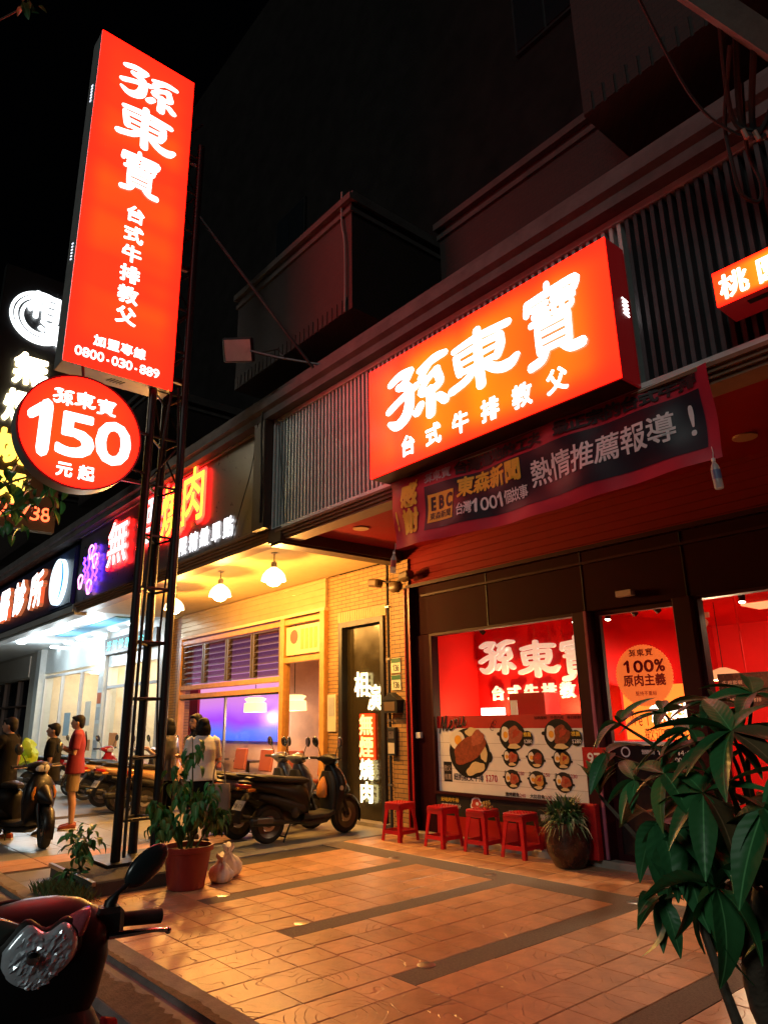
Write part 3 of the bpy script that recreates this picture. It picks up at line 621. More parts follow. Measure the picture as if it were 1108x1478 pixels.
# pillar sign on the lattice tower
ps = thing('pillar_sign', 'tall vertical red lightbox sign with white characters and phone number on lattice tower', 'sign', (-8.05,2.63,5.58))
YA, YB, PZ0, PZ1, XF = 1.955, 3.285, 5.585, 10.55, -7.9
mat('sign_silver', (.42,.42,.43), .4, metal=.5, var=.1)
obj('cabinet', MB().box(-8.24, XF-.012, YA, YB, PZ0, PZ1), 'sign_silver', ps, bevel=.008)
obj('face', MB().box(XF-.011, XF, YA+.004, YB-.004, PZ0+.004, PZ1-.004), lightbox('lightbox_b', RED_LO, (1.0,.013,.0015), 5.5, (0,.5,1.9), 5.3, .2), ps)
vn = MB()
for i in range(6): vn.cbox((-8.07, YA-.003, 9.72-i*.05), (.06,.006,.018), (0,R(20),0)).cbox((-8.07, YA-.003, 7.25-i*.045), (.06,.006,.014), (0,R(20),0))
obj('vent', vn, emit('vent_glow', (.8,.85,1), 1.2), ps)
vn = MB()
for i in range(5): vn.cbox((-8.07, 2.55+i*.04, PZ0-.002), (.1,.014,.004), (0,0,R(20)))
obj('bottom_vent', vn, 'black', ps)
xt = XF+.004
for ch, y, z, w_, h in (('孫',2.26,9.70,.78,.56),('東',2.28,9.0,.76,.62),('寶',2.36,8.24,.52,.63)):
    text(ps, ch, (xt, y, z), UY, UZ, w_, h, W_FLAT, 'character', brush=True, lift=.002)
chars(ps, '台式牛排教父', (xt, 2.49, 7.78), UY, UZ, .26, .25, W_FLAT, step=.298, vertical=True, bold=.035, lift=.002)
text(ps, '加盟專線', (xt, 2.27, 5.885), UY, UZ, .15, .15, W_FLAT, step=.163, bold=.035, lift=.002)
text(ps, '0800-030-889', (xt, 2.07, 5.70), UY, UZ, .088, .125, W_FLAT, step=.086, bold=.03, lift=.002)
# round price sign
rs_ = thing('round_sign', 'round red lightbox sign with 150 in big white digits', 'sign', (-7.85,2.21,4.7))
obj('cabinet', MB().lathe([(.655,-.22),(.675,-.21),(.675,-.012),(.66,-.01)], 56, (-7.74,2.21,4.695), 'x'), 'sign_silver', rs_, smooth=True)
obj('rim', MB().lathe([(.655,-.012),(.676,-.011),(.676,.008),(.655,.008)], 56, (-7.74,2.21,4.695), 'x', cap=False), 'sign_red_side', rs_, smooth=True)
obj('face', MB().lathe([(.655,-.02),(.655,0.0)], 56, (-7.74,2.21,4.695), 'x'), lightbox('lightbox_c', RED_LO, (1.0,.012,.0015), 5.5, (0,.8,.8), 9.1, .3), rs_)
xt = -7.735
text(rs_, '１', (xt, 1.60, 4.34), UY, UZ, .44, .62, W_FLAT, 'digit', brush=True, lift=.002)
for ch, y_, w_ in (('5',1.93,.44),('0',2.35,.43)): text(rs_, ch, (xt, y_, 4.40), UY, UZ, w_, .52, W_FLAT, 'digit', bold=.042, lift=.002)
for i, ch in enumerate('孫東寶'): text(rs_, ch, (xt, 1.87+i*.235, 4.965+(.02 if i == 1 else 0)), UY, UZ, .21, .185, W_FLAT, 'character', brush=True, lift=.002)
chars(rs_, '元起', (xt, 1.98, 4.135), UY, UZ, .175, .175, W_FLAT, step=.235, bold=.035, lift=.002)
obj('bracket', MB().tube([(-7.9,2.85,4.95),(-8.0,3.1,4.95)], .02).tube([(-7.9,2.85,4.45),(-8.0,3.1,4.45)], .02).tube([(-7.86,2.2,5.37),(-7.95,2.2,5.59)], .018), 'black_metal', rs_)
# lattice tower
tw = thing('lattice_tower', 'black triangular steel lattice tower carrying the red signs', 'tower', (-8.13,3.33,.12))
LG = [(-8.0,3.08),(-8.0,3.5),(-8.4,3.42)]
for q in LG: obj('leg', MB().tube([(q[0],q[1],.1),(q[0],q[1],9.6)], .05, 10), 'black_metal', tw, smooth=True)
for i in range(15):
    z = .55+i*.63; b_ = MB()
    for a in range(3): b_.tube([(*LG[a], z), (*LG[(a+1) % 3], z)], .017, 6)
    obj('rung', b_, 'black_metal', tw)
    dgm = MB(); a = i % 3; dgm.tube([(*LG[a], z), (*LG[(a+1) % 3], z+.63)], .012, 6).tube([(*LG[(a+1) % 3], z), (*LG[(a+2) % 3], z+.63)], .012, 6)
    if i > 5: obj('brace', dgm, 'black_metal', tw)
obj('base_plate', MB().box(-8.55, -7.85, 2.95, 3.65, .13, .16), 'black_metal', tw)
cbm = MB().tube([(-7.93,3.14,.2),(-7.93,3.14,2.4),(-7.95,3.2,4.4),(-7.95,3.3,5.6)], .018, 6, smooth=4).tube([(-7.97,3.44,1.2),(-8.02,3.40,2.6),(-7.97,3.46,4.2),(-7.99,3.4,5.7)], .012, 6, smooth=4)
obj('cable', cbm, 'rubber', tw)
for z in (9.3, 7.5, 5.8): obj('sign_bracket', MB().box(-8.1, -8.04, 3.285, 3.5, z, z+.06), 'black_metal', tw)
obj('stay_rod', MB().tube([(-8.0,3.5,8.45),(-7.0,4.9,5.98)], .022, 6), 'black_metal', tw)
pd = thing('tower_plinth', 'low dirty concrete plinth under the lattice tower', 'plinth', (-7.9,3.05,0))
obj('plinth_block', MB().box(-8.6, -7.28, 2.62, 3.7, -.01, .13), mat('dark_concrete', (.07,.065,.06), .85, var=.35, bump=.4), pd, bevel=.015)
obj('edge_iron', MB().box(-8.6, -7.27, 2.6, 2.635, .10, .137), 'steel', pd)
# floodlight on arm
fl = thing('floodlight', 'square grey floodlight on an arm above the slatted fascia', 'floodlight', (-7.0,4.88,6.1))
fq = Vector((-.62,.55,.55)).to_track_quat('Y', 'Z').to_matrix().to_4x4(); fq.translation = (-7.95,4.22,6.52)
obj('head', MB().cbox((0,0,0),(.42,.12,.34)).xf(fq), 'black_metal', fl, bevel=.02)
obj('glass', MB().cbox((0,-.064,0),(.36,.008,.29)).xf(fq), mat('flood_glass', (.5,.45,.45), .3, var=.15), fl)
obj('arm', MB().tube([(-7.85,4.3,6.5),(-7.45,4.55,6.3),(-6.95,4.9,6.1)], .018, 6).tube([(-7.7,4.4,6.42),(-7.55,4.62,6.5),(-7.35,4.6,6.26)], .01, 6), 'black_metal', fl)
# barbecue fascia sign with neon
ys = thing('neon_sign', 'dark barbecue fascia board with red and yellow neon characters', 'sign', (-12.6,5.05,4.16))
mat('board_dark', (.085,.08,.075), .3, var=.12)
obj('board', MB().box(-16.75, -8.72, 5.04, 5.138, 4.18, 5.74), 'board_dark', ys)
obj('frame', MB().box(-16.8, -8.68, 5.0, 5.14, 5.741, 5.77).box(-8.719, -8.66, 4.99, 5.14, 4.16, 5.74).box(-16.8, -8.66, 5.0, 5.14, 4.15, 4.179), 'trim_grey', ys)
NEON_R = emit('neon_red', (1,.010,.008), 9); NEON_Y = emit('neon_yellow', (1,.72,.05), 1.8); NEON_W = emit('neon_white', (1,.9,.9), 2); NEON_P = emit('neon_purple', (.14,.03,1), 6); NEON_PK = emit('neon_pink', (1,.35,.75), 2)
for i, (ch, x, z, h) in enumerate((('無',-14.75,4.62,1.0),('煙',-13.15,4.72,1.0),('燒',-12.05,4.66,1.08),('肉',-11.2,4.74,1.05))):
    w_ = 1.15 if i < 2 else .92
    fm = NEON_W if i < 2 else NEON_Y
    text(ys, ch, (x, 4.975, z), UX, UZ, w_, h, fm, 'character', bold=.012, lift=.01)
    text(ys, ch, (x-.03, 4.99, z-.02), UX, UZ, w_*1.05, h*1.04, NEON_R, 'glow_outline', bold=.055, lift=0)
text(ys, '無限精緻單點', (-11.7, 5.02, 4.27), UX, UZ, .32, .34, emit('white_letter', (.95,.95,1), 2.2), step=.40, bold=.03, lift=.003)
# purple neon figure at the left end of the board
nf = MB()
for (a, b) in (((-16.2,5.15),(-16.0,4.55)),((-15.9,5.3),(-15.85,4.35)),((-15.55,5.35),(-15.6,4.3)),((-15.3,5.1),(-15.35,4.5))):
    pts = [(a[0]+(b[0]-a[0])*t/10+.07*math.sin(t*2.2), 4.98, a[1]+(b[1]-a[1])*t/10) for t in range(11)]; obj('neon_tube', MB().tube(pts, .022, 6, smooth=2), NEON_P, ys, smooth=True)
nf = MB()
for x, z in ((-16.3,4.62),(-15.7,4.42),(-15.45,4.95),(-15.75,5.2)):
    nf = MB().tube([(x+.13*math.cos(t)*(1+.3*math.sin(3*t)), 4.97, z+.16*math.sin(t)) for t in [k*.45 for k in range(15)]], .018, 6, smooth=2); obj('neon_tube', nf, NEON_PK, ys, smooth=True)
# clinic sign
cs = thing('clinic_sign', 'dark clinic fascia sign with white characters and round lit logo', 'sign', (-21,5.05,4.2))
obj('board', MB().box(-26.5, -16.9, 5.02, 5.138, 4.2, 5.6), mat('board_navy', (.02,.03,.07), .4), cs)
obj('rib', MB().box(-18.6, -16.95, 4.985, 5.019, 4.25, 5.55), lines('navy_ribs', (.03,.05,.12), .07, 0, .4, 0, .02, .3), cs)
mat('letter_side', (.35,.12,.05), .5)
for i, ch in enumerate('牙醫診所'):
    text(cs, ch, (-25.0+i*1.6, 4.90, 4.45), UX, UZ, 1.15, .95, emit('clinic_letter', (1,.98,1), 2), 'character', bold=.045, lift=0)
    text(cs, ch, (-25.0+i*1.6, 4.904, 4.45), UX, UZ, 1.15, .95, emit('letter_rim', (.6,.16,.06), .5), 'letter_side', bold=.055, ext=.1)
obj('logo_disc', MB().lathe([(.56,-.06),(.56,.06)], 40, (-17.85,4.95,4.85), 'y'), emit('logo_white', (.7,.9,1), 1.6), cs)
sw = MB().prism([(-17.85+.54*math.cos(t), 4.885, 4.85+.54*math.sin(t)) for t in [R(-70)+k*R(10) for k in range(15)]]+[(-17.85+.30*math.cos(t)+.12, 4.885, 4.85+.5*math.sin(t)) for t in [R(70)-k*R(10) for k in range(15)]], (0,-.004,0))
obj('logo_swoosh', sw, emit('logo_blue', (.01,.2,.8), 1.4), cs)
lb = thing('led_board', 'cyan scrolling LED board over the clinic door', 'led board', (-19.8,7.3,3.5))
obj('case', MB().box(-20.8, -17.2, 7.2, 7.399, 3.42, 3.86), 'black', lb)
text(lb, '牙醫診所門診中', (-20.6, 7.19, 3.5), UX, UZ, .36, .29, emit('led_cyan', (.05,.9,1), 2.2), step=.46, bold=.0, lift=.003)
# vertical neon sign of the barbecue restaurant further down
vsn = thing('vertical_sign', 'white ring logo and vertical lit characters on a black signboard behind the round sign', 'sign', (-12.55,2.6,5))
obj('board', MB().box(-12.7, -12.53, 2.0, 3.3, 4.7, 9.5), 'black', vsn)
for z in (8.6, 5.9): obj('arm', MB().box(-12.64, -12.58, 3.3, 5.05, z, z+.06), 'black_metal', vsn)
LOGO = emit('logo_ring', (.9,.97,1), 2.0)
for rr, w_, a0, a1 in ((.52,.05,60,330),(.44,.05,80,300),(.35,.055,95,280)):
    mb = MB(); n_ = 36; L_ = []
    for i in range(n_+1):
        t = R(a0+(a1-a0)*i/n_); L_.append([(-12.5, 2.66+(rr-w_)*math.cos(t), 8.62+(rr-w_)*math.sin(t)), (-12.5, 2.66+rr*math.cos(t), 8.62+rr*math.sin(t))])
    mb.rings([[p[0], p[1], (p[1][0]-.03, *p[1][1:]), (p[0][0]-.03, *p[0][1:])] for p in L_]); obj('logo_ring', mb, LOGO, vsn)
text(vsn, '相', (-12.47, 2.42, 8.58), UY, UZ, .55, .55, LOGO, 'character', bold=.04, ext=.03)
text(vsn, '演', (-12.47, 2.62, 8.10), UY, UZ, .45, .5, LOGO, 'character', bold=.04, ext=.03)
for i, (ch, y, z) in enumerate((('無',2.32,7.25),('煙',2.25,6.52),('燒',2.2,5.78),('肉',2.2,5.1))):
    text(vsn, ch, (-12.48, y, z), UY, UZ, .58, .62, emit('warm_white_letter', (1,.82,.55), 5) if i < 2 else emit('warm_yellow_letter', (1,.6,.08), 2), 'character', bold=.04, ext=.03)
text(vsn, '27738', (-12.48, 2.38, 4.86), UY, UZ, .165, .26, emit('led_orange', (1,.12,.04), 2.4), bold=.01, lift=.003)
# red sign at the right edge
rg = thing('corner_sign', 'small red lightbox sign with pale characters at the right edge', 'sign', (-.9,4.8,4.3))
obj('cabinet', MB().box(-1.78, .6, 4.69, 4.98, 4.30, 4.58), 'sign_red_side', rg, bevel=.005)
obj('face', MB().box(-1.776, .6, 4.678, 4.689, 4.304, 4.576), lightbox('lightbox_d', RED_LO, (1.0,.08,.002), 5.5, (1.2,0,1), 1.7, .2), rg)
chars(rg, '桃園店', (-1.74, 4.674, 4.33), UX, UZ, .2, .2, emit('cream_letter', (1,.9,.6), 3), step=.25, bold=.03, lift=.002)
obj('vent', MB().box(-1.6, -1.2, 4.75, 4.8, 4.292, 4.299), 'black', rg)
# standing LED letters beside the dark panel
ll = thing('led_letters', 'vertical lit characters on the dark panel beside the barbecue window', 'sign', (-9.1,7.38,.3))
LW = emit('led_warm', (1,.8,.5), 2.2)
text(ll, '相', (-9.40, 7.36, 1.88), UX, UZ, .36, .42, LW, 'character', bold=.02, ext=.012)
text(ll, '演', (-9.07, 7.36, 1.66), UX, UZ, .36, .42, LW, 'character', bold=.02, ext=.012)
rb_ = obj('red_backing', MB().box(-9.28, -8.94, 7.375, 7.415, .93, 1.62), emit('led_red', (1,.03,.004), 2.2), ll)
for i, ch in enumerate('無煙燒肉'): text(ll, ch, (-9.285, 7.36, 1.29-i*.335), UX, UZ, .35, .33, LW if i > 1 else emit('led_orange2', (1,.5,.16), 2), 'character', bold=.02, ext=.012)
# small posters in the barbecue window
po = thing('drink_poster', 'small drinks poster in the top right pane of the barbecue window', 'poster', (-10.85,7.3,2.75))
obj('sheet', MB().box(-11.38, -10.29, 7.30, 7.306, 2.70, 3.22), mat('poster_cream', (.7,.5,.3), .5), po)
obj('picture', MB().lathe([(.13,0),(.13,.002)], 20, (-11.12,7.297,3.03), 'y'), mat('pic_red', (.5,.05,.03), .5), po)
for i in range(4): obj('picture', MB().box(-10.9+i*.14, -10.8+i*.14, 7.296, 7.2995, 2.78, 3.15), mat('pic_amber', (.6,.3,.05), .5), po)
ws = thing('window_notice', 'pale framed notice on brick beside the barbecue window', 'notice', (-10,7.33,1.5))
obj('sheet', MB().box(-10.1, -9.86, 7.325, 7.345, 1.35, 1.95), mat('notice', (.5,.45,.35), .5), ws); obj('photo', MB().box(-10.06, -9.9, 7.32, 7.3245, 1.6, 1.9), mat('photo_grey', (.3,.32,.35), .4), ws)
# house number plates
for i, (z, lab) in enumerate(((2.2,'upper of the two small 136 house number plates on the brick pier'),(1.95,'lower of the two small 136 house number plates on the brick pier'))):
    hp = thing('house_number_plate', lab, 'number plate', (-8.18,7.16,z), group='house number plates')
    obj('plate', MB().box(-8.24, -8.03, 7.165, 7.177, z, z+.22), mat('plate_white', (.6,.65,.5), .4), hp)
    obj('green_band', MB().box(-8.235, -8.035, 7.161, 7.1645, z+.15, z+.215), mat('plate_green', (.02,.12,.06), .4), hp)
    text(hp, '136', (-8.20, 7.163, z+.03), UX, UZ, .05, .095, 'black', step=.045, bold=.02, lift=.001)
# ------------------------------------------------------------------ banner under the box sign
bn = thing('banner', 'creased maroon and navy cloth banner with yellow and white writing below the red sign', 'banner', (-3.8,5,3.35))
def wv(p, lift=0):
    t = (p.x+5.6)/3.57
    y = .03*math.sin(p.x*3.1+p.z*2.2)+.016*math.sin(p.x*9+4*p.z)+.014*math.sin((p.x*4.2-p.z*11))
    z = p.z-.05*math.sin(math.pi*t)*(1.2-(p.z-3.3))
    return Vector((p.x, 4.955+y+(p.y-4.955), z))
def cloth(name, x0, x1, z0, z1, m, lift=0, nx=90, nz=14, parent=bn):
    v = [wv(Vector((x0+(x1-x0)*i/nx, 4.955-lift, z0+(z1-z0)*j/nz))) for j in range(nz+1) for i in range(nx+1)]
    f = [(j*(nx+1)+i, j*(nx+1)+i+1, (j+1)*(nx+1)+i+1, (j+1)*(nx+1)+i) for j in range(nz) for i in range(nx)]
    o = flatmesh(name, MB().add(v, f), m, parent); o.data.shade_smooth(); return o
mat('banner_maroon', (.46,.018,.045), .45, var=.15, vs_=3); mat('banner_navy', (.012,.010,.022), .42, var=.3, vs_=2)
mat('print_yellow', (.8,.52,.05), .5); mat('print_white', (.82,.8,.82), .5); mat('print_black', (.015,.012,.015), .5); mat('print_grey', (.4,.36,.4), .5)
clo = cloth('cloth', -5.61, -2.03, 3.32, 4.07, 'banner_maroon')
cloth('navy_field', -5.08, -2.12, 3.43, 3.90, 'banner_navy', .004)
mat('ray', (.16,.10,.2), .5)
for k_, a in enumerate((20, 55, 150, 172, 8, -8)):
    pass
W_ = lambda p: wv(p)
def btext(s, x, z, cw, chh, m, step=None, bold=.03, vertical=False): return text(bn, s, (x, 4.945, z), UX, UZ, cw, chh, m, step=step, bold=bold, vertical=vertical, wave=W_)
btext('感謝', -5.42, 3.72, .25, .27, 'print_yellow', step=.28, bold=.05, vertical=True)
text(bn, '!', (-5.58, 4.945, 3.52), UX, UZ, .1, .2, 'print_yellow', bold=.06, wave=W_); text(bn, 'ﾉ', (-5.24, 4.945, 3.88), UX, UZ, .14, .15, 'print_yellow', bold=.05, wave=W_)
lg = cloth('logo_patch', -5.04, -4.68, 3.50, 3.80, 'print_yellow', .008, 12, 6)
btext('EBC', -5.02, 3.63, .115, .14, 'print_black', bold=.07); btext('東森新聞', -5.01, 3.52, .078, .085, 'print_black', bold=.02)
btext('東森新聞', -4.63, 3.68, .205, .21, 'print_yellow', bold=.04); btext('台灣1001個故事', -4.63, 3.50, .105, .13, 'print_white', bold=.02, step=.095)
btext('熱情推薦報導!', -3.72, 3.56, .235, .25, 'print_white', step=.232, bold=.02)
for i, ch in enumerate('孫東寶'): text(bn, ch, (-5.07+i*.13, 4.945, 3.93), UX, UZ, .12, .1, 'print_grey', brush=True, wave=W_)
btext('台灣道地的工夫 最正宗的台式牛排', -4.66, 3.925, .165, .125, 'print_black', step=.158, bold=.05)
cr = MB().tube([(-5.62,4.97,4.075),(-3.8,4.975,4.03),(-2.0,4.97,4.075)], .006, 6, smooth=6); obj('cord', cr, 'white', bn)
mat('bottle_plastic', (.55,.6,.62), .12, var=.05, alpha=.55); mat('bottle_label', (.12,.16,.3), .4); mat('bottle_label2', (.55,.1,.08), .4)
def bottle(label, x, z, tilt, lm):
    b = local(thing('water_bottle', label, 'bottle', (x,4.94,z), 0, 'bottles weighing down the banner')); b.rotation_euler = (0, tilt, 0)
    obj('body', MB().lathe([(.028,0),(.032,.01),(.032,.06),(.029,.075),(.032,.09),(.032,.15),(.026,.175),(.013,.2),(.013,.215)], 16), 'bottle_plastic', b, smooth=True)
    obj('label', MB().lathe([(.0328,.07),(.0328,.14)], 16, cap=False), lm, b, smooth=True)
    obj('cap', MB().lathe([(.0145,.212),(.0145,.232),(.01,.235)], 12), 'white', b, smooth=True)
    obj('string', MB().tube([(0,0,.232),(.005,.01,.28),(0,.015,.33)], .0025, 5), 'white', b)
bottle('plastic bottle hanging from the left end of the banner', -5.62, 3.05, .12, 'bottle_label2')
bottle('plastic bottle hanging from the right end of the banner', -2.07, 3.08, -.05, 'bottle_label')

# ------------------------------------------------------------------ menu poster on the window
mn = thing('menu_poster', 'white menu poster with steak plates and a red top band on the window', 'poster', (-6.1,7.18,.58))
mat('paper', (.72,.70,.69), .45, var=.05); mat('paper_line', (.35,.28,.26), .5); mat('band_red', (.38,.012,.015), .45)
obj('sheet', MB().box(-7.30, -4.90, 7.172, 7.18, .575, 1.40), 'paper', mn)
obj('top_band', MB().box(-7.30, -4.90, 7.1705, 7.18, 1.40, 1.56), 'band_red', mn)
ln = MB()
for z in (.72, .885, 1.05, 1.215): ln.box(-7.30, -4.90, 7.1705, 7.172, z-.002, z+.002)
obj('board_line', ln, 'paper_line', mn)
mat('iron_plate', (.012,.012,.012), .35); mat('egg_white', (.72,.68,.6), .4); mat('egg_yolk', (.75,.36,.03), .4); mat('steak', (.24,.05,.022), .4, var=.5, vs_=30); mat('steak2', (.36,.09,.05), .4, var=.4, vs_=35); mat('chicken', (.5,.25,.06), .4, var=.4, vs_=30); mat('noodle', (.62,.48,.25), .5)
def disc(name, x, z, rx, rz, y, m, parent, n=22, rot=0, wob=0):
    pts = []
    for i in range(n):
        a = 2*math.pi*i/n; k_ = 1+wob*math.sin(3*a+x*9)+wob*.7*math.sin(5*a+z*7)
        u_, v_ = rx*math.cos(a)*k_, rz*math.sin(a)*k_
        pts.append((x+u_*math.cos(rot)-v_*math.sin(rot), y, z+u_*math.sin(rot)+v_*math.cos(rot)))
    return obj(name, MB().prism(pts, (0,-.0012,0)), m, parent)
def dish(x, z, r, meat, lab=None, price=None, badge=False):
    p = disc('plate_picture', x, z, r*1.1, r*.98, 7.170, 'iron_plate', mn)
    for s_ in (-1, 1): disc('handle', x+s_*r*1.12, z-.02*s_, r*.17, r*.12, 7.1695, 'iron_plate', p)
    disc('egg', x-r*.55, z+.02, r*.36, r*.48, 7.1685, 'egg_white', p, wob=.06); disc('yolk', x-r*.53, z+.01, r*.2, r*.22, 7.167, 'egg_yolk', p)
    disc('meat', x+r*.25, z+.02*r, r*.62, r*.56, 7.168, meat, p, rot=.4, wob=.12); disc('sauce', x+r*.32, z+.15*r, r*.3, r*.2, 7.1665, mat('sauce', (.42,.07,.04), .25), p, rot=.6, wob=.2)
    disc('noodles', x+r*.12, z-r*.66, r*.5, r*.16, 7.1675, 'noodle', p, wob=.1)
    if lab: text(mn, lab, (x-r*1.1, 7.1695, z-r-.085), UX, UZ, .055, .05, 'print_black', bold=.03); text(mn, price, (x+r*.55, 7.1695, z-r-.082), UX, UZ, .032, .042, 'band_red', bold=.01)
    if badge:
        disc('badge', x+r*1.28, z-.03, .085, .09, 7.1665, 'iron_plate', p); text(mn, '推薦', (x+r*1.28-.06, 7.163, z-.01), UX, UZ, .06, .055, 'print_yellow', bold=.02); text(mn, '$280', (x+r*1.28-.06, 7.163, z-.085), UX, UZ, .032, .045, 'print_white', bold=.01)
dish(-5.98, 1.31, .19, 'steak2', badge=True); dish(-5.28, 1.32, .19, 'steak', badge=True)
for i, (a, b_) in enumerate((('主廚牛排','$250'),('主廚雞排','$250'),('主廚豬排','$230'))): dish(-6.02+i*.38, 1.05, .115, ('steak2','steak','chicken')[i], a, b_)
for i, (a, b_) in enumerate((('嫩烤鱈魚','$240'),('大比目魚','$200'),('照燒雞腿','$220'))): dish(-6.02+i*.38, .80, .115, ('steak2','chicken','steak2')[i], a, b_)
bp = disc('plate_picture', -6.72, 1.09, .36, .31, 7.170, 'iron_plate', mn, 30, -.1)
disc('handle', -6.38, 1.05, .06, .07, 7.1695, 'iron_plate', bp); disc('egg', -6.93, 1.25, .14, .12, 7.1685, 'egg_white', bp, wob=.06); disc('yolk', -6.91, 1.25, .065, .062, 7.167, 'egg_yolk', bp)
disc('noodles', -6.62, .90, .17, .07, 7.1675, 'noodle', bp, rot=.3, wob=.12); disc('corn', -6.62, 1.33, .15, .07, 7.168, 'noodle', bp, rot=-.3, wob=.1); disc('mushroom', -6.46, 1.08, .06, .09, 7.1672, 'noodle', bp, wob=.1)
disc('meat', -6.72, 1.13, .30, .15, 7.1668, 'steak', bp, 26, .38, .07); disc('meat_edge', -6.56, 1.28, .12, .09, 7.1655, 'steak2', bp, 20, .5, .1)
for wch, wx, wz, ww in (('Ｍ',-7.25,1.335,.17),('ｅ',-7.085,1.36,.11),('ｎ',-6.985,1.385,.11),('ｕ',-6.885,1.405,.12)):
    text(mn, wch, (wx, 7.1690, wz), (.97,0,.2), (.12,0,1), ww, .21, 'egg_white', 'menu_letter_edge', brush=True)
    text(mn, wch, (wx, 7.1640, wz), (.97,0,.2), (.12,0,1), ww, .205, 'iron_plate', 'menu_letter', brush=True)
text(mn, '紐約教父牛排', (-7.02, 7.1695, .74), UX, UZ, .088, .095, 'print_black', bold=.02); text(mn, '$270', (-6.46, 7.1695, .755), UX, UZ, .05, .085, 'band_red', bold=.02)
obj('tag', MB().box(-7.2, -7.05, 7.169, 7.1715, .72, .97), 'iron_plate', mn); text(mn, '教父', (-7.19, 7.166, .85), UX, UZ, .065, .08, 'paper_line', bold=.01); text(mn, '推薦', (-7.19, 7.166, .74), UX, UZ, .065, .08, 'paper_line', bold=.01)
sm = MB()
for a, r_ in ((0,.03),(1.2,.035),(2.3,.03)): sm.tube([(-6.30+.02*a+r_*math.cos(t), 7.169, 1.40+.03*a+r_*math.sin(t)) for t in [k*.5 for k in range(12)]], .003, 4)
obj('steam', sm, 'iron_plate', mn)
text(mn, '加熱服務 外帶內用 每日新鮮', (-5.62, 7.1690, 1.50), UX, UZ, .05, .04, 'dark_frame', bold=.01, step=.048)
# print on the black info panel below
ip = thing('info_print', 'small yellow and white print with a steak icon on the black panel', 'sticker', (-6.1,7.148,.32))
text(ip, '好吃的牛排', (-7.25, 7.147, .47), UX, UZ, .065, .06, 'print_yellow', bold=.02); text(ip, '肉質鮮嫩多汁', (-7.25, 7.147, .40), UX, UZ, .06, .05, 'print_white', bold=.01); text(ip, '現點現做', (-7.25, 7.147, .33), UX, UZ, .06, .05, 'print_white', bold=.01)
disc('icon', -6.62, .48, .1, .075, 7.148, 'print_white', ip, 18, .2, .1); disc('icon_meat', -6.62, .48, .08, .055, 7.1455, 'pic_red', ip, 18, .2, .1); disc('icon_bone', -6.60, .48, .025, .02, 7.143, 'print_white', ip)
text(ip, '嚴選肉品', (-6.1, 7.147, .36), UX, UZ, .09, .09, 'print_grey', bold=.02); text(ip, '營業時間全年無休', (-5.62, 7.147, .36), UX, UZ, .08, .08, 'print_grey', bold=.02)
# phone strip left of the door
ph = thing('phone_strip', 'red strip with white digits 976 on the mullion left of the door', 'sticker', (-4.75,7.03,1.0))
obj('strip', MB().box(-4.86, -4.52, 7.005, 7.018, .98, 1.2), 'red_paint', ph); text(ph, '976', (-4.80, 7.003, 1.03), UX, UZ, .085, .12, 'print_white', bold=.03, lift=.002)
# round sticker and welcome sheet on the door
dk = thing('door_sticker', 'round pale orange scalloped sticker reading 100% on the glass door', 'sticker', (-4.13,7.2,1.94))
mat('sticker_orange', (.75,.2,.05), .45, em=(1,.17,.03), es=.5)  # emission puts a glow into the print; the sticker is no lamp
disc('sticker', -4.13, 1.945, .325, .315, 7.216, 'sticker_orange', dk, 72)
pts = MB()
for i in range(60):
    a = i*2*math.pi/60; pts.lathe([(.017,7.2125),(.017,7.2155)], 8, (-4.13+.322*math.cos(a), 0, 1.945+.312*math.sin(a)), 'y')
obj('scallop', pts, 'sticker_orange', dk)
text(dk, '100%', (-4.37, 7.21, 1.98), UX, UZ, .125, .13, 'band_red', bold=.05); text(dk, '原肉主義', (-4.38, 7.21, 1.83), UX, UZ, .125, .13, 'band_red', bold=.03)
for i, ch in enumerate('孫東寶'): text(dk, ch, (-4.28+i*.1, 7.21, 2.15), UX, UZ, .085, .075, 'band_red', brush=True)
text(dk, '堅持不重組', (-4.25, 7.21, 1.73), UX, UZ, .05, .05, 'band_red', bold=.01)
wl = thing('welcome_sheet', 'welcome sign with thin black letters on the glass door', 'sticker', (-4.1,7.2,1.25))
text(wl, 'Welcome', (-4.36, 7.212, 1.42), UX, UZ, .09, .13, 'print_black', bold=-.01, step=.085); text(wl, '歡迎光臨', (-4.2, 7.212, 1.27), UX, UZ, .12, .13, 'print_black', bold=-.005)
obj('white_strip', MB().box(-4.58, -3.70, 7.2095, 7.2165, 1.225, 1.262), 'print_white', wl)
text(wl, '營業時間 11:00-14:00', (-4.26, 7.21, 1.13), UX, UZ, .045, .05, 'print_white', bold=.01, step=.036); text(wl, '17:00-21:00', (-4.0, 7.21, 1.06), UX, UZ, .04, .05, 'print_white', bold=.01, step=.036)
disc('logo', -4.45, 1.15, .055, .055, 7.2125, 'print_white', wl); disc('logo_hole', -4.45, 1.15, .04, .04, 7.211, 'smoke_film', wl)

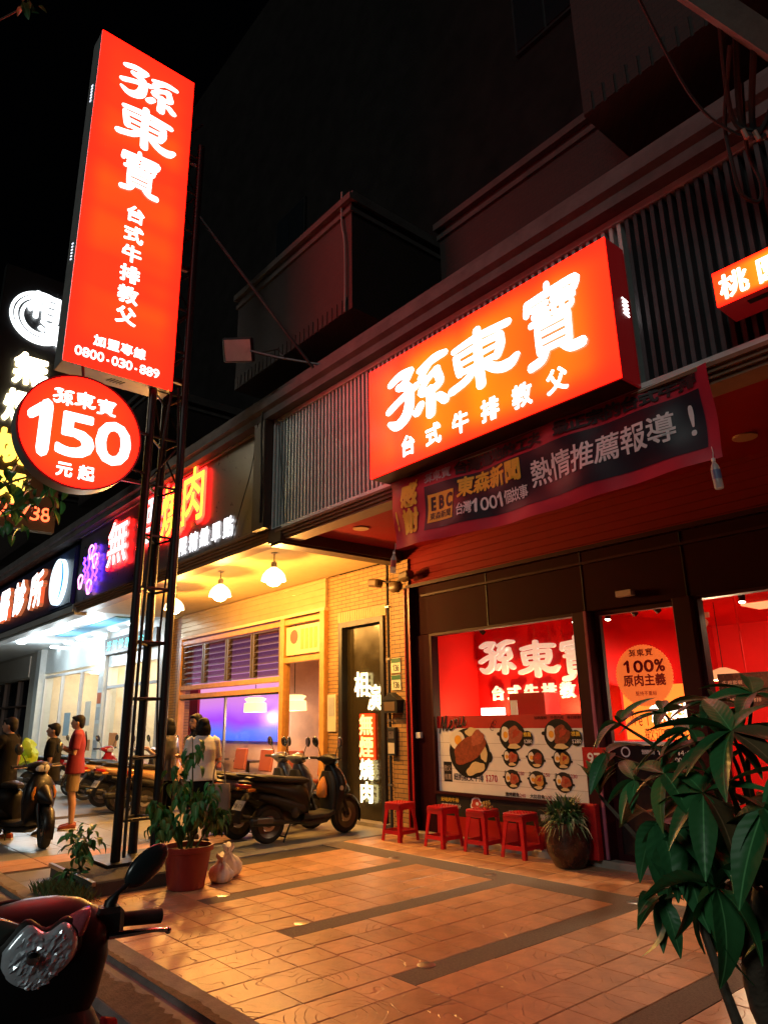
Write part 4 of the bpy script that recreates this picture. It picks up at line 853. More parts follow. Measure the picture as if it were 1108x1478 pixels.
# ------------------------------------------------------------------ inside the steak restaurant
isg = thing('wall_sign', 'white raised characters on the red wall inside the restaurant', 'sign', (-6.7,8.48,1.7))
IW = mat('raised_white', (.8,.78,.74), .5, em=(1,.85,.65), es=.3)  # faint emission in the letters tops up the spot lighting on them
for ch, x, z, w_, h in (('孫',-7.56,2.16,.68,.50),('東',-6.78,2.10,.66,.48),('寶',-6.05,2.02,.56,.56)):
    text(isg, ch, (x, 8.40, z), UX, UZ, w_, h, IW, 'character', brush=True, ext=.05)
chars(isg, '台式牛排教父', (-7.38, 8.42, 1.77), UX, UZ, .25, .22, IW, step=.315, bold=.03, ext=.04)
tv = thing('menu_screen', 'black menu screen hanging on the red wall inside', 'screen', (-3.4,8.9,1.6))
obj('screen', MB().box(-3.98, -3.36, 8.6, 8.64, 1.60, 1.98), mat('screen_black', (.02,.012,.012), .25, em=(.3,.05,.03), es=.05), tv, bevel=.006)
obj('bracket', MB().tube([(-3.66,8.65,1.9),(-3.66,8.65,2.98)], .010), 'red_int', tv)
for i in range(3): text(tv, '牛排套餐 豬排', (-3.93, 8.598, 1.85-i*.1), UX, UZ, .06, .05, mat('screen_text', (.4,.2,.15), .5, em=(1,.4,.2), es=.15), bold=0, lift=.001)
tk = thing('track_rail', 'black ceiling track rail inside the red restaurant', 'track rail', (-3.7,8.1,2.9))
obj('rail', MB().box(-5.0, -1.2, 7.86, 7.89, 2.9, 2.98), 'black_metal', tk)
obj('hanger', MB().box(-4.02, -3.98, 7.865, 7.885, 2.97, 2.985), 'black_metal', tk)
sh0 = None
TL = [(-5.3,7.75,1,(-5.5,7.5,.5)),(-4.9,7.875,1,(-5.0,7.6,.5)),(-4.55,7.875,0,(0,0,0)),(-4.25,7.875,0,(0,0,0)),(-3.95,7.875,0,(0,0,0)),(-3.25,7.875,1,(-3.3,7.5,.5)),(-3.1,8.9,1,(-3.1,8.5,.5)),(-6.9,7.75,0,(-6.9,8.45,2.0)),(-1.8,7.875,1,(-2.2,10,1.2))]
names = ['over the wall sign by the mullion','first lit one on the rail behind the door','first unlit one on the rail behind the door','second unlit one on the rail behind the door','third unlit one on the rail behind the door','first one in the right-hand window','deeper in, above the menu screen','unlit over the left half of the menu window','far right in the window']
for (x, y, on_, aim), nm in zip(TL, names):
    t = thing('track_light', ('lit ' if on_ else '')+'black track spotlight '+nm, 'spotlight', (x,y,2.75), group='track spotlights in the red restaurant')
    obj('mount', MB().box(x-.02, x+.02, y-.02, y+.02, 2.84, 2.9).tube([(x,y,2.98),(x,y,2.89)], .008).box(x-.035, x-.028, y-.01, y+.01, 2.72, 2.85).box(x+.028, x+.035, y-.01, y+.01, 2.72, 2.85), 'black_metal', t)
    dv = (Vector(aim)-Vector((x,y,2.74))).normalized() if on_ else Vector((.3,.5,-.6)).normalized()
    q = dv.to_track_quat('Z', 'Y').to_matrix().to_4x4(); q.translation = (x,y,2.74)
    obj('can', MB().lathe([(.02,-.06),(.032,-.05),(.036,.055),(.03,.055)], 14).xf(q), 'black_metal', t, smooth=True)
    if on_:
        obj('bulb', MB().lathe([(.033,.05),(.033,.062),(.02,.07)], 14).xf(q), emit('bulb_warm', (1,.8,.5), 15), t)
        lamp('spot', t, Vector((x,y,2.74))+dv*.07, 150, (1,.72,.42), .03, R(140), aim, .8)
# pendant dish lamp and camera dome further in
dp = thing('dish_pendant', 'white dish pendant lamp deep inside the red restaurant', 'pendant lamp', (-4.3,9.6,2.0))
obj('shade', MB().lathe([(.26,0),(.24,.05),(.15,.12),(.04,.16)], 24, (-4.35,9.6,1.95)), mat('shade_white', (.8,.6,.4), .4, em=(1,.5,.2), es=.5), dp, smooth=True)
obj('cord', MB().tube([(-4.35,9.6,2.1),(-4.35,9.6,2.98)], .006), 'black', dp)
lamp('bulb', dp, (-4.35,9.6,1.85), 150, (1,.7,.4), .06)
dm = thing('security_camera', 'small white security camera hanging behind the glass door', 'camera', (-4.0,8.6,2.7))
obj('stem', MB().tube([(-4.05,8.6,2.98),(-4.05,8.6,2.72)], .015).box(-4.13,-3.97,8.58,8.62,2.66,2.72), 'white', dm); obj('dome', MB().ell((-4.05,8.6,2.6),(.055,.055,.055)), 'white', dm, smooth=True)
ct = thing('service_counter', 'orange lit service counter with drinks sign seen through the glass door', 'counter', (-5.1,9.3,0))
obj('body', MB().box(-5.66, -4.6, 9.25, 9.7, .05, 1.1), mat('counter', (.6,.2,.05), .4), ct); obj('top', MB().box(-5.68, -4.56, 9.2, 9.72, 1.1, 1.15), 'cream', ct)
text(ct, '飲料', (-5.25, 9.22, 1.42), UX, UZ, .28, .26, emit('drink_sign', (1,.9,.75), 2.2), bold=.03)
obj('glow_panel', MB().box(-5.66, -4.6, 9.26, 9.28, 1.2, 1.92), emit('amber_panel', (1,.17,.02), 1.5), ct)
cd_ = thing('cash_desk', 'low red desk with boxes behind the menu poster', 'counter', (-6.4,8,0))
obj('desk', MB().box(-7.2, -5.3, 7.75, 8.2, .05, 1.5), 'red_int', cd_); obj('lit_box', MB().box(-7.02, -6.72, 7.78, 7.95, 1.505, 1.66), emit('lit_label', (1,.9,.8), 3), cd_)
fbx = thing('flyer_box', 'red box with white print on the desk inside', 'box', (-6.2,7.9,1.505)); obj('box', MB().box(-6.5, -5.9, 7.78, 8.1, 1.505, 1.84), 'red_paint', fbx); obj('print', MB().box(-6.48, -6.36, 7.774, 7.7795, 1.52, 1.75), 'print_white', fbx)
lgp = thing('orange_wall_lamp', 'warm glowing wall washer low on the red wall inside', 'lamp', (-7.0,8.35,1.5))
obj('housing', MB().box(-7.2, -6.9, 8.28, 8.34, 1.51, 1.55), 'black', lgp); lamp('bulb', lgp, (-7.05,8.25,1.62), 34, (1,.62,.2), .05)
lamp('bulb', lgp, (-6.0,8.2,1.62), 26, (1,.62,.2), .05)

# ------------------------------------------------------------------ inside the barbecue restaurant
pl_ = thing('lit_wall_panel', 'long purple and blue lit wall panel inside the barbecue restaurant', 'light panel', (-15,8.15,1.1))
m = bpy.data.materials.new('purple_panel'); m.use_nodes = True; n = m.node_tree.nodes; l = m.node_tree.links; b = n['Principled BSDF']
tc = n.new('ShaderNodeTexCoord'); sx = n.new('ShaderNodeSeparateXYZ'); l.new(tc.outputs['Generated'], sx.inputs[0]); no = n.new('ShaderNodeTexNoise'); no.inputs['Scale'].default_value = 3; l.new(tc.outputs['Generated'], no.inputs['Vector'])
ad = n.new('ShaderNodeMath'); ad.operation = 'MULTIPLY_ADD'; ad.inputs[1].default_value = .16; l.new(no.outputs[0], ad.inputs[0]); l.new(sx.outputs[2], ad.inputs[2])
rp = n.new('ShaderNodeValToRGB'); e = rp.color_ramp.elements; e[0].position = .08; e[0].color = (.03,.14,1,1); e[1].position = 1.0; e[1].color = (.22,.10,.25,1)
for p_, c_ in ((.18,(.10,.20,1,1)),(.28,(.36,.06,.95,1)),(.42,(.62,.2,.8,1)),(.6,(.72,.3,.5,1)),(.75,(.4,.18,.4,1))): q = e.new(p_); q.color = c_
l.new(ad.outputs[0], rp.inputs[0]); l.new(rp.outputs[0], b.inputs['Emission Color']); b.inputs['Emission Strength'].default_value = .95; b.inputs['Base Color'].default_value = (.03,.02,.05,1)
obj('panel', MB().box(-16.95, -12.7, 8.12, 8.19, 1.13, 3.35), m, pl_)
obj('red_post', MB().box(-16.95, -16.45, 8.05, 8.11, 1.13, 2.32), 'red_paint', pl_)
for i, (x, nm) in enumerate(((-13.43,'behind the purple-lit window'),(-11.95,'behind the right-hand pane'))):
    t = thing('interior_pendant', 'cream drum pendant lamp '+nm+' of the barbecue restaurant', 'pendant lamp', (x,7.88,1.8), group='drum pendants in the barbecue restaurant')
    obj('shade', MB().lathe([(.15,.30),(.23,.27),(.17,.2),(.23,.18),(.24,0),(.23,0)], 28, (x,7.88,1.72)), emit('drum_shade', (1,.72,.30), 1.5), t, smooth=True, ang=25)
    obj('cord', MB().tube([(x,7.88,2.05),(x,7.88,3.46)], .008), 'black', t); lamp('bulb', t, (x,7.88,1.6), 30, (1,.75,.45), .1)
for i in range(6):
    x = -15.6+i*1.0
    t = thing('dining_chair', ('red padded dining chair, %s behind the barbecue window' % ('leftmost','second from the left','third from the left','third from the right','second from the right','rightmost')[i]), 'chair', (x,7.8,0), group='chairs in the barbecue restaurant')
    obj('backrest', MB().cbox((x,7.68,.80),(.45,.06,.42),(R(-8),0,0)), mat('chair_red', (.4,.09,.04), .5), t, bevel=.02); obj('seat', MB().cbox((x,7.9,.45),(.45,.42,.07)), 'chair_red', t, bevel=.02)
    for a in (-1, 1):
        for c_ in (7.73, 8.05): obj('leg', MB().tube([(x+a*.19,c_,.43),(x+a*.2,c_,.03)], .015), 'black_metal', t)
for i, (x, y) in enumerate(((-15.2,7.95),(-13.7,7.9),(-11.2,8.4))):
    t = thing('dining_table', ['left','middle','right'][i]+' dark dining table inside the barbecue restaurant', 'table', (x,y,0), group='tables in the barbecue restaurant')
    obj('top', MB().box(x-.35, x+.35, y-.14, y+.14, .72, .76), 'dark_brown', t); obj('leg', MB().tube([(x,y,.03),(x,y,.72)], .04), 'black_metal', t)
tvp = thing('wall_notices', 'two small pale notices on the wall behind the right-hand pane', 'notice', (-12.0,8.98,1.5))
for i in range(2): obj('sheet', MB().box(-12.3+i*.3, -12.06+i*.3, 8.97, 8.995, 1.35, 1.7), 'white', tvp)

# ------------------------------------------------------------------ pendant lamps under the arcade
for i, (x, nm) in enumerate(((-8.55,'nearest the slatted fascia'),(-10.15,'middle one of three'),(-11.85,'farthest, beside the lattice tower'))):
    t = thing('pendant_lamp', 'white glass dome pendant lamp under the yellow arcade, '+nm, 'pendant lamp', (x*5.55/5.25,5.55,3.57), group='pendant lamps under the arcade')
    px = x*5.62/5.25*1.0; y = 5.55; x = x*5.55/5.25; z = 3.52+.05
    obj('cord', MB().tube([(x,y,4.0),(x,y,z+.27)], .008, 6), 'black', t); obj('rose', MB().lathe([(.05,3.985),(.05,4.0)], 14, (x,y,0)), 'steel', t)
    obj('neck', MB().lathe([(.045,.20),(.045,.27),(.02,.3)], 14, (x,y,z)), 'steel', t, smooth=True)
    obj('dome', MB().lathe([(.185,.0),(.185,.02),(.165,.09),(.12,.15),(.045,.205)], 28, (x,y,z), cap=False), emit('dome_glass', (1,.80,.48), 2.2), t, smooth=True)
    obj('globe', MB().ell((x,y,z+.0),(.12,.12,.085), 20, 10), emit('globe_glass', (1,.88,.62), 8), t, smooth=True)
    lamp('bulb', t, (x,y,z-.13), 330, (1,.45,.085), .09)
# wall fittings on the pier
wl2 = thing('wall_spotlight', 'pair of small brown wall spotlights on the brick pier under the beam', 'spotlight', (-8.1,7.15,3.6))
for x0, dx in ((-8.15,-.38),(-8.05,.42)):
    obj('bracket', MB().tube([(x0,7.17,3.58),(x0+dx*.5,7.1,3.62)], .018), 'dark_brown', wl2); obj('head', MB().cbox((x0+dx*.78,7.05,3.6),(.24,.16,.13),(0,.15*(1 if dx < 0 else -1),0)), mat('bronze_lamp', (.12,.075,.04), .4), wl2, bevel=.03)
obj('junction', MB().ell((-8.1,7.14,3.5),(.12,.06,.09)), 'bronze_lamp', wl2, smooth=True)
cdt = thing('conduit_pipe', 'black conduit pipe running up the brick pier', 'pipe', (-8.27,7.16,0))
obj('pipe', MB().tube([(-8.29,7.165,.02),(-8.29,7.165,3.9)], .022, 8), 'rubber', cdt, smooth=True)
for z in (.6,1.5,2.4,3.2): obj('clip', MB().box(-8.33,-8.25,7.14,7.179,z,z+.03), 'steel', cdt)
mb_ = thing('mail_box', 'dark house-shaped mailbox on the brick pier', 'mailbox', (-8.15,7.1,1.6))
obj('body', MB().box(-8.32, -8.0, 7.05, 7.179, 1.62, 1.80).prism([(-8.36,7.04,1.80),(-8.16,7.04,1.91),(-7.97,7.04,1.80)], (0,.139,0)), 'black_metal', mb_); obj('door', MB().box(-8.28, -8.04, 7.043, 7.0495, 1.65, 1.78), 'bronze_lamp', mb_)
ic = thing('intercom', 'black intercom box with pale label on the brick pier', 'intercom', (-8.22,7.15,1.1))
obj('case', MB().box(-8.31, -8.13, 7.12, 7.179, 1.02, 1.42), 'black', ic, bevel=.01); obj('label', MB().box(-8.29, -8.15, 7.116, 7.1195, 1.05, 1.20), mat('notice', (.5,.45,.35)), ic); obj('speaker', MB().box(-8.28, -8.16, 7.116, 7.1195, 1.26, 1.36), 'steel', ic)

# ------------------------------------------------------------------ red plastic stools
mat('stool_red', (.52,.012,.02), .32, var=.08, spec=.5)
def make_stool():
    t = local(thing('plastic_stool', 'x', 'stool', (0,0,0), 0, 'red plastic stools by the window'))
    obj('seat', MB().loft([(.435,0,0,.155,.155,5),(.452,0,0,.162,.162,5),(.468,0,0,.158,.158,5),(.472,0,0,.145,.145,5)], 'z', 28), 'stool_red', t, smooth=True)
    db = MB()
    for i in range(5):
        for j in range(5): db.lathe([(.011,.470),(.009,.4765),(.004,.478)], 6, ((i-2)*.05, (j-2)*.05, 0))
    obj('seat_studs', db, 'stool_red', t)
    for a in (-1, 1):
        for b in (-1, 1):
            lgm = MB(); prof = []
            for z, s_, w_ in ((0,.178,.030),(.1,.168,.030),(.25,.152,.032),(.40,.138,.042),(.445,.132,.05)):
                cx, cy = a*s_, b*s_; ix, iy = cx-a*w_*1.5, cy-b*w_*1.5
                prof.append([(cx,cy,z),(cx,iy,z),(cx-a*.012,iy,z),(cx-a*.012,cy-b*.012,z),(ix,cy-b*.012,z),(ix,cy,z)])
            lgm.rings(prof); obj('leg', lgm, 'stool_red', t, smooth=True, ang=35)
    for q in range(4):
        a = q*math.pi/2; mtx = Matrix.Rotation(a, 4, 'Z')
        obj('rail', MB().add([(-.163,-.166,.09),(.163,-.166,.09),(.160,-.162,.135),(-.160,-.162,.135),(-.163,-.156,.09),(.163,-.156,.09),(.160,-.152,.135),(-.160,-.152,.135)], [(0,1,2,3),(5,4,7,6),(3,2,6,7),(1,0,4,5)]).xf(mtx), 'stool_red', t)
        obj('apron', MB().add([(-.14,-.142,.385),(.14,-.142,.385),(.138,-.150,.44),(-.138,-.150,.44),(-.14,-.132,.385),(.14,-.132,.385),(.138,-.14,.44),(-.138,-.14,.44)], [(0,1,2,3),(5,4,7,6),(3,2,6,7),(1,0,4,5)]).xf(mtx), 'stool_red', t)
    return t
st0 = make_stool()
for i, (x, y, rz, lab) in enumerate(((-7.60,6.71,.03,'red plastic stool nearest the brick pier, set apart on the left'),(-6.86,6.78,-.04,'red plastic stool, second from the brick pier, under the menu poster'),(-6.27,6.87,.05,'red plastic stool, third from the brick pier, under the menu poster'),(-5.71,6.90,0,'red plastic stool next to the potted plant by the door'))):
    o = st0 if i == 0 else copy_tree(st0); o.location = (x,y,0); o.rotation_euler.z = rz; o['label'] = lab
fw_ = thing('dried_flowers', 'small dried yellow flowers lying on the third red stool', 'flowers', (-6.2,6.88,.478))
fm = MB()
for i in range(26):
    p = Vector((-6.21+random.gauss(0,.03), 6.88+random.gauss(0,.03), .48+random.random()*.08)); fm.ell(p, (.012,.012,.012), 6, 4)
fm.tube([(-6.2,6.88,.476),(-6.22,6.9,.54)], .006)
obj('blossom', fm, mat('dry_yellow', (.5,.36,.1), .7), fw_)
# ------------------------------------------------------------------ plants
def leaf_mat(name, c, c2):
    m = mat(name, c, .42, var=.25, vs_=9, obrand=.3, spec=.3); n = m.node_tree.nodes; l = m.node_tree.links; b = n['Principled BSDF']
    # pale midrib and raised side veins, in the leaf's own coordinates
    tc = n.new('ShaderNodeTexCoord'); s = n.new('ShaderNodeSeparateXYZ'); l.new(tc.outputs['Object'], s.inputs[0])
    ab = n.new('ShaderNodeMath'); ab.operation = 'ABSOLUTE'; l.new(s.outputs[0], ab.inputs[0])
    mr = n.new('ShaderNodeMapRange'); mr.inputs[1].default_value = .0008; mr.inputs[2].default_value = .0022; mr.inputs[3].default_value = 1; mr.inputs[4].default_value = 0; l.new(ab.outputs[0], mr.inputs[0])
    mx = n.new('ShaderNodeMix'); mx.data_type = 'RGBA'; l.new(mr.outputs[0], mx.inputs[0]); l.new(b.inputs['Base Color'].links[0].from_socket, mx.inputs[6]); mx.inputs[7].default_value = (c[0]*2.2+.03, c[1]*1.8+.03, c[2]*2+.015, 1); l.new(mx.outputs[2], b.inputs['Base Color'])
    q = n.new('ShaderNodeMath'); q.operation = 'MULTIPLY_ADD'; q.inputs[1].default_value = -.8; l.new(ab.outputs[0], q.inputs[0]); l.new(s.outputs[1], q.inputs[2])
    w_ = n.new('ShaderNodeMath'); w_.operation = 'MULTIPLY'; w_.inputs[1].default_value = 330; l.new(q.outputs[0], w_.inputs[0]); sn = n.new('ShaderNodeMath'); sn.operation = 'SINE'; l.new(w_.outputs[0], sn.inputs[0])
    bp = n.new('ShaderNodeBump'); bp.inputs['Strength'].default_value = .13; bp.inputs['Distance'].default_value = .002; l.new(sn.outputs[0], bp.inputs['Height']); l.new(bp.outputs[0], b.inputs['Normal']); return m
leaf_mat('leaf_green', (.055,.24,.075), None); leaf_mat('leaf_dark', (.04,.17,.06), None); leaf_mat('leaf_light', (.09,.2,.05), None); leaf_mat('leaf_dry', (.16,.11,.05), None)
mat('bark', (.11,.085,.06), .85, var=.3, bump=.5); mat('stem_green', (.06,.09,.03), .6); mat('vein', (.13,.2,.07), .5)
def leaf_mesh(L, W, droop, m, fold=.18, n=7, wavy=.0):
    """a leaf along +y from its stalk; two halves folded at a raised midrib"""
    v = []; f = []
    for i in range(n+1):
        t = i/n; w_ = W*(math.sin(math.pi*min(1, t**.8*1.0))**.75)*(1-.15*t) if 0 < t < 1 else .002
        if i == n: w_ = .0015
        y = L*t*math.cos(droop*t*.5); z = -L*t*math.sin(droop*t*.6)
        for s_ in (-1, -.5, 0, .5, 1): v.append((s_*w_, y, z+abs(s_)*w_*fold*2+wavy*W*math.sin(9*t+2*s_)*abs(s_)))
    for i in range(n):
        for j in range(4): a = i*5+j; f.append((a, a+1, a+6, a+5))
    me = bpy.data.meshes.new('leaf'); me.from_pydata(v, [], f); me.shade_smooth(); me.materials.append(MATS[m]); return me
def orient(d_, roll=0):
    d_ = Vector(d_).normalized(); side = d_.cross(Vector((0,0,1)))
    if side.length < .05: side = Vector((1,0,0))
    side.normalize(); nrm = side.cross(d_)
    q = Matrix((side, d_, nrm)).transposed().to_4x4(); return q@Matrix.Rotation(roll, 4, 'Y')
def leaf(parent, me, p, d_, s_=1, roll=0, name='leaf'):
    o = bpy.data.objects.new(name, me); col.objects.link(o); o.parent = parent
    q = orient(d_, roll); q.translation = Vector(p)-off(parent); o.matrix_local = q@Matrix.Scale(s_, 4); return o
# money tree in the right foreground
mt = thing('money_tree', 'leafy potted money tree with palm-shaped leaves in the right foreground', 'potted plant', (-.98,2.28,0))
obj('pot', MB().lathe([(.17,.0),(.19,.02),(.25,.40),(.265,.40),(.265,.45),(.235,.45),(.22,.38)], 30, (-.98,2.28,0)), mat('pot_dark', (.05,.045,.05), .4, var=.2), mt, smooth=True)
obj('soil', MB().lathe([(.224,.36),(.224,.40)], 24, (-.98,2.28,0)), 'kerb_dirt', mt)
for a in range(3):
    t0 = a*2.1; obj('trunk', MB().tube([(-.98+.05*math.cos(t0+k*.8), 2.26+.05*math.sin(t0+k*.8)-.012*k, .38+k*.1) for k in range(8)], [.042]*3+[.036]*5, 10, smooth=2), 'bark', mt, smooth=True)
LM = {k: leaf_mesh(.2, .035, .55, k) for k in ('leaf_green','leaf_dark','leaf_light','leaf_dry')}
LW_ = {k: leaf_mesh(.2, .039, 1.0, k, .22, wavy=.06) for k in ('leaf_green','leaf_dark','leaf_light','leaf_dry')}
CL = [ # centre, axis, leaflets, length, droopiness, kind
 ((-.97,2.09,1.47),(.1,-.5,.8),7,.20,.35,'leaf_green'),((-.82,1.92,1.32),(-.3,-.5,.6),7,.25,.75,'leaf_green'),((-1.32,2.12,1.52),(-.5,-.3,.8),6,.155,.3,'leaf_green'),((-1.25,2.28,1.55),(-.1,-.4,.9),6,.16,.2,'leaf_green'),
 ((-1.28,2.11,1.35),(-.3,-.6,.5),6,.15,.4,'leaf_green'),((-1.21,2.1,1.24),(-.3,-.5,.1),6,.24,1.2,'leaf_dark'),((-1.12,2.09,1.22),(-.2,-.5,.0),6,.26,1.3,'leaf_dark'),((-1.09,2.18,1.08),(-.2,-.5,.2),6,.19,1.3,'leaf_dark'),
 ((-1.45,2.23,1.42),(-.5,-.2,.4),5,.17,.9,'leaf_dark'),((-1.05,2.23,1.58),(.0,-.3,.9),6,.17,.3,'leaf_dark'),((-.92,2.20,1.60),(.2,-.3,.9),6,.19,.3,'leaf_green'),((-1.06,2.10,1.24),(0,-.5,.4),6,.2,.9,'leaf_dark'),
 ((-1.24,2.12,1.02),(-.3,-.4,-.1),5,.18,1.4,'leaf_dark'),((-.80,2.05,1.40),(.3,-.4,.6),7,.22,.5,'leaf_green'),((-.95,2.3,1.3),(.1,-.2,.6),6,.2,.7,'leaf_dark'),((-.84,2.1,1.0),(.2,-.5,.2),6,.2,1.0,'leaf_dark'),((-1.18,2.3,1.3),(-.2,.2,.5),5,.18,.9,'leaf_dark'),((-.7,2.4,1.5),(.5,.2,.6),6,.2,.5,'leaf_green'),((-.65,2.2,1.2),(.5,-.2,.4),6,.2,.8,'leaf_dark')]
CL += [((-1.0,1.98,1.34),(-.1,-.6,.5),7,.24,.6,'leaf_green'),((-.9,1.98,1.5),(.2,-.5,.7),7,.22,.4,'leaf_green'),((-1.14,2.04,1.38),(-.2,-.6,.5),6,.19,.5,'leaf_green'),((-1.02,2.02,1.1),(-.1,-.6,.1),6,.24,1.1,'leaf_green'),((-1.1,2.15,1.5),(-.1,-.3,.8),6,.18,.4,'leaf_green')]
rnd = random.Random(5)
for ci, (c, ax, n_, L_, dr_, kd_) in enumerate(CL):
    dr_ *= .62; L_ *= .98
    c = Vector(c); ax = Vector(ax).normalized(); u_ = ax.cross(Vector((0,0,1))).normalized(); v_ = ax.cross(u_)
    base = Vector((-.98+rnd.uniform(-.05,.05), 2.22, min(c.z-.08, 1.08)))
    mid = (base+c)/2+Vector((0,0,.08))
    obj('petiole', MB().tube([base, mid, c], [.010,.007,.004], 6, smooth=4), 'stem_green', mt, smooth=True)
    a0 = rnd.random()*6
    for k in range(n_):
        a = a0+2*math.pi*k/n_+rnd.uniform(-.2,.2); d_ = (u_*math.cos(a)+v_*math.sin(a)).normalized()
        d_ = (d_*1.0+ax*(.45-dr_*.5)+Vector((0,0,-dr_*.9))).normalized()
        kk = kd_ if rnd.random() > .16 else rnd.choice(('leaf_light','leaf_dry','leaf_green'))
        tbl = LW_ if dr_ > .6 else LM
        leaf(mt, tbl[kk], c, d_, L_/.2*rnd.uniform(.75,1.12), rnd.uniform(-.5,.5))
sh_c = Vector((-1.5,2.24,1.28)); obj('shoot', MB().tube([(-1.0,2.25,.9),(-1.2,2.25,1.0),sh_c], [.011,.009,.006], 6, smooth=4), 'bark', mt, smooth=True)
for k in range(12):
    a = k*2.4; leaf(mt, LM['leaf_light'], sh_c+Vector((0,0,.004*k)), (math.cos(a)*.35, math.sin(a)*.35, .9-.05*k/3), .52, rnd.uniform(-.5,.5))
for q in (((-1.0,2.2,.42),(-1.05,2.1,.75),(-1.12,2.1,1.0)),((-1.02,2.22,.42),(-1.09,2.14,.8),(-1.15,2.1,1.1))): obj('branch', MB().tube(q, [.02,.014,.008], 8, smooth=5), 'bark', mt, smooth=True)
# potted ficus by the tower
fc = thing('potted_ficus', 'drooping leafy plant in a big red plastic pot beside the lattice tower', 'potted plant', (-7.05,3.43,0))
obj('pot', MB().lathe([(.165,.0),(.175,.01),(.225,.33),(.245,.335),(.25,.385),(.225,.385),(.215,.32)], 32, (-7.05,3.43,0)), mat('pot_red', (.23,.022,.02), .4, var=.15), fc, smooth=True, ang=30)
obj('soil', MB().lathe([(.217,.3),(.217,.34)], 24, (-7.05,3.43,0)), 'kerb_dirt', fc)
FM = {k: leaf_mesh(.13, .035, 1.2, k, .25) for k in ('leaf_green','leaf_dark','leaf_light')}
FS = [((-7.1,3.40),(-7.3,3.16,.78),1.05),((-7.02,3.45),(-7.1,3.44,1.38),1.15),((-7.0,3.38),(-6.85,3.46,.86),1.05),((-7.08,3.47),(-7.2,3.30,1.10),1.05),((-7.05,3.36),(-7.12,3.14,.60),1.0),((-6.98,3.46),(-6.85,3.66,.70),1.0),((-6.98,3.42),(-6.98,3.62,.95),1.0)]
for b_, tip, s_ in FS:
    tip = Vector(tip); bs2 = Vector((*b_, .33)); mid = (bs2+tip)/2+Vector((rnd.uniform(-.03,.03), rnd.uniform(-.03,.03), .05))
    obj('stem', MB().tube([bs2, mid, tip], [.011,.008,.004], 6, smooth=4), 'stem_green', fc, smooth=True)
    for k in range(38):
        t = rnd.uniform(.45, 1.0) if tip.z < 1.2 else rnd.choice((rnd.uniform(.72,1), rnd.uniform(.2,.5)))
        p = bs2.lerp(mid, t*2) if t < .5 else mid.lerp(tip, t*2-1); a = rnd.random()*6.28
        p = p+Vector((math.cos(a), math.sin(a), 0))*rnd.uniform(.01,.12)+Vector((0,0,rnd.uniform(-.06,.06)))
        leaf(fc, FM[rnd.choice(('leaf_green','leaf_dark','leaf_light','leaf_green'))], p, (math.cos(a), math.sin(a), rnd.uniform(-1.6,-.2)), s_*rnd.uniform(.6,1.1), rnd.uniform(-.6,.6))
# self-sown seedling left of the tower
sd = thing('seedling', 'small wild seedling with lobed leaves at the foot of the lattice tower', 'plant', (-7.95,2.66,.0))
SM = {k: leaf_mesh(.10, .034, .9, k, .2) for k in ('leaf_green','leaf_dark','leaf_light')}
for tip in ((-8.0,2.62,.50),(-7.95,2.80,.55),(-8.02,2.74,.34),(-7.9,2.62,.16),(-7.86,2.72,.1)):
    tip = Vector(tip); b_ = Vector((-7.93,2.72,.1)) if tip.z > .3 else Vector((-7.9,2.58,0)); obj('stem', MB().tube([b_, (b_+tip)/2+Vector((0,-.03,.05)), tip], [.007,.005,.003], 6, smooth=3), 'stem_green', sd)
    for k in range(22):
        a = rnd.random()*6.28; p = b_.lerp(tip, rnd.uniform(.6,1.05))+Vector((math.cos(a), math.sin(a), 0))*rnd.uniform(.0,.12)
        leaf(sd, SM[rnd.choice(('leaf_green','leaf_dark','leaf_light'))], p, (math.cos(a), math.sin(a), rnd.uniform(-.9,.3)), rnd.uniform(.7,1.35), rnd.uniform(-.5,.5))
gr = MB()
for k in range(1100):
    x = rnd.uniform(-7.95,-7.1); y = 2.42+rnd.gauss(0,.07)+.28*(x+7.5)*.3; h = rnd.uniform(.03,.13)*(1.2-abs(x+7.55)*.6); a = rnd.random()*6.28; dx, dy = math.cos(a)*h*.6, math.sin(a)*h*.6
    gr.add([(x-.003,y,0),(x+.003,y,0),(x+dx*.5+.002,y+dy*.5,h*.7),(x+dx,y+dy,h)], [(0,1,2,3)])
tag(flatmesh('grass', gr, mat('grass_blade', (.10,.16,.05), .7), None), 'tuft of grass growing along the kerb beside the plinth', None, kind='stuff')
# planter by the restaurant door
pp = thing('glazed_planter', 'round dark glazed planter with spiky grass by the restaurant door', 'potted plant', (-4.98,6.78,0))
obj('pot', MB().lathe([(.13,.0),(.16,.02),(.235,.16),(.25,.28),(.215,.42),(.225,.45),(.195,.45),(.185,.40)], 32, (-4.98,6.78,.07*0)), mat('glaze', (.035,.012,.010), .25, var=.6, vs_=14), pp, smooth=True)
obj('soil', MB().lathe([(.19,.38),(.19,.42)], 24, (-4.98,6.78,0)), 'kerb_dirt', pp)
gl = MB(); gl2 = MB()
for k in range(750):
    a = rnd.random()*6.28; L_ = rnd.uniform(.2,.4); up_ = rnd.uniform(.5,1.2); b_ = Vector((-4.98+rnd.gauss(0,.05), 6.78+rnd.gauss(0,.05), .42)); o_ = Vector((math.cos(a), math.sin(a), 0)); sd_ = Vector((-math.sin(a), math.cos(a), 0))*.013
    pts = [b_+o_*L_*t*(1.05-up_*.5)+Vector((0,0,L_*(up_*1.2*t-1.25*t*t*(1.1-up_*.55)))) for t in (0,.33,.66,1)]
    (gl if k % 4 else gl2).add([pts[0]-sd_, pts[0]+sd_, pts[1]-sd_, pts[1]+sd_, pts[2]-sd_*.8, pts[2]+sd_*.8, pts[3]], [(0,1,3,2),(2,3,5,4),(4,5,6)])
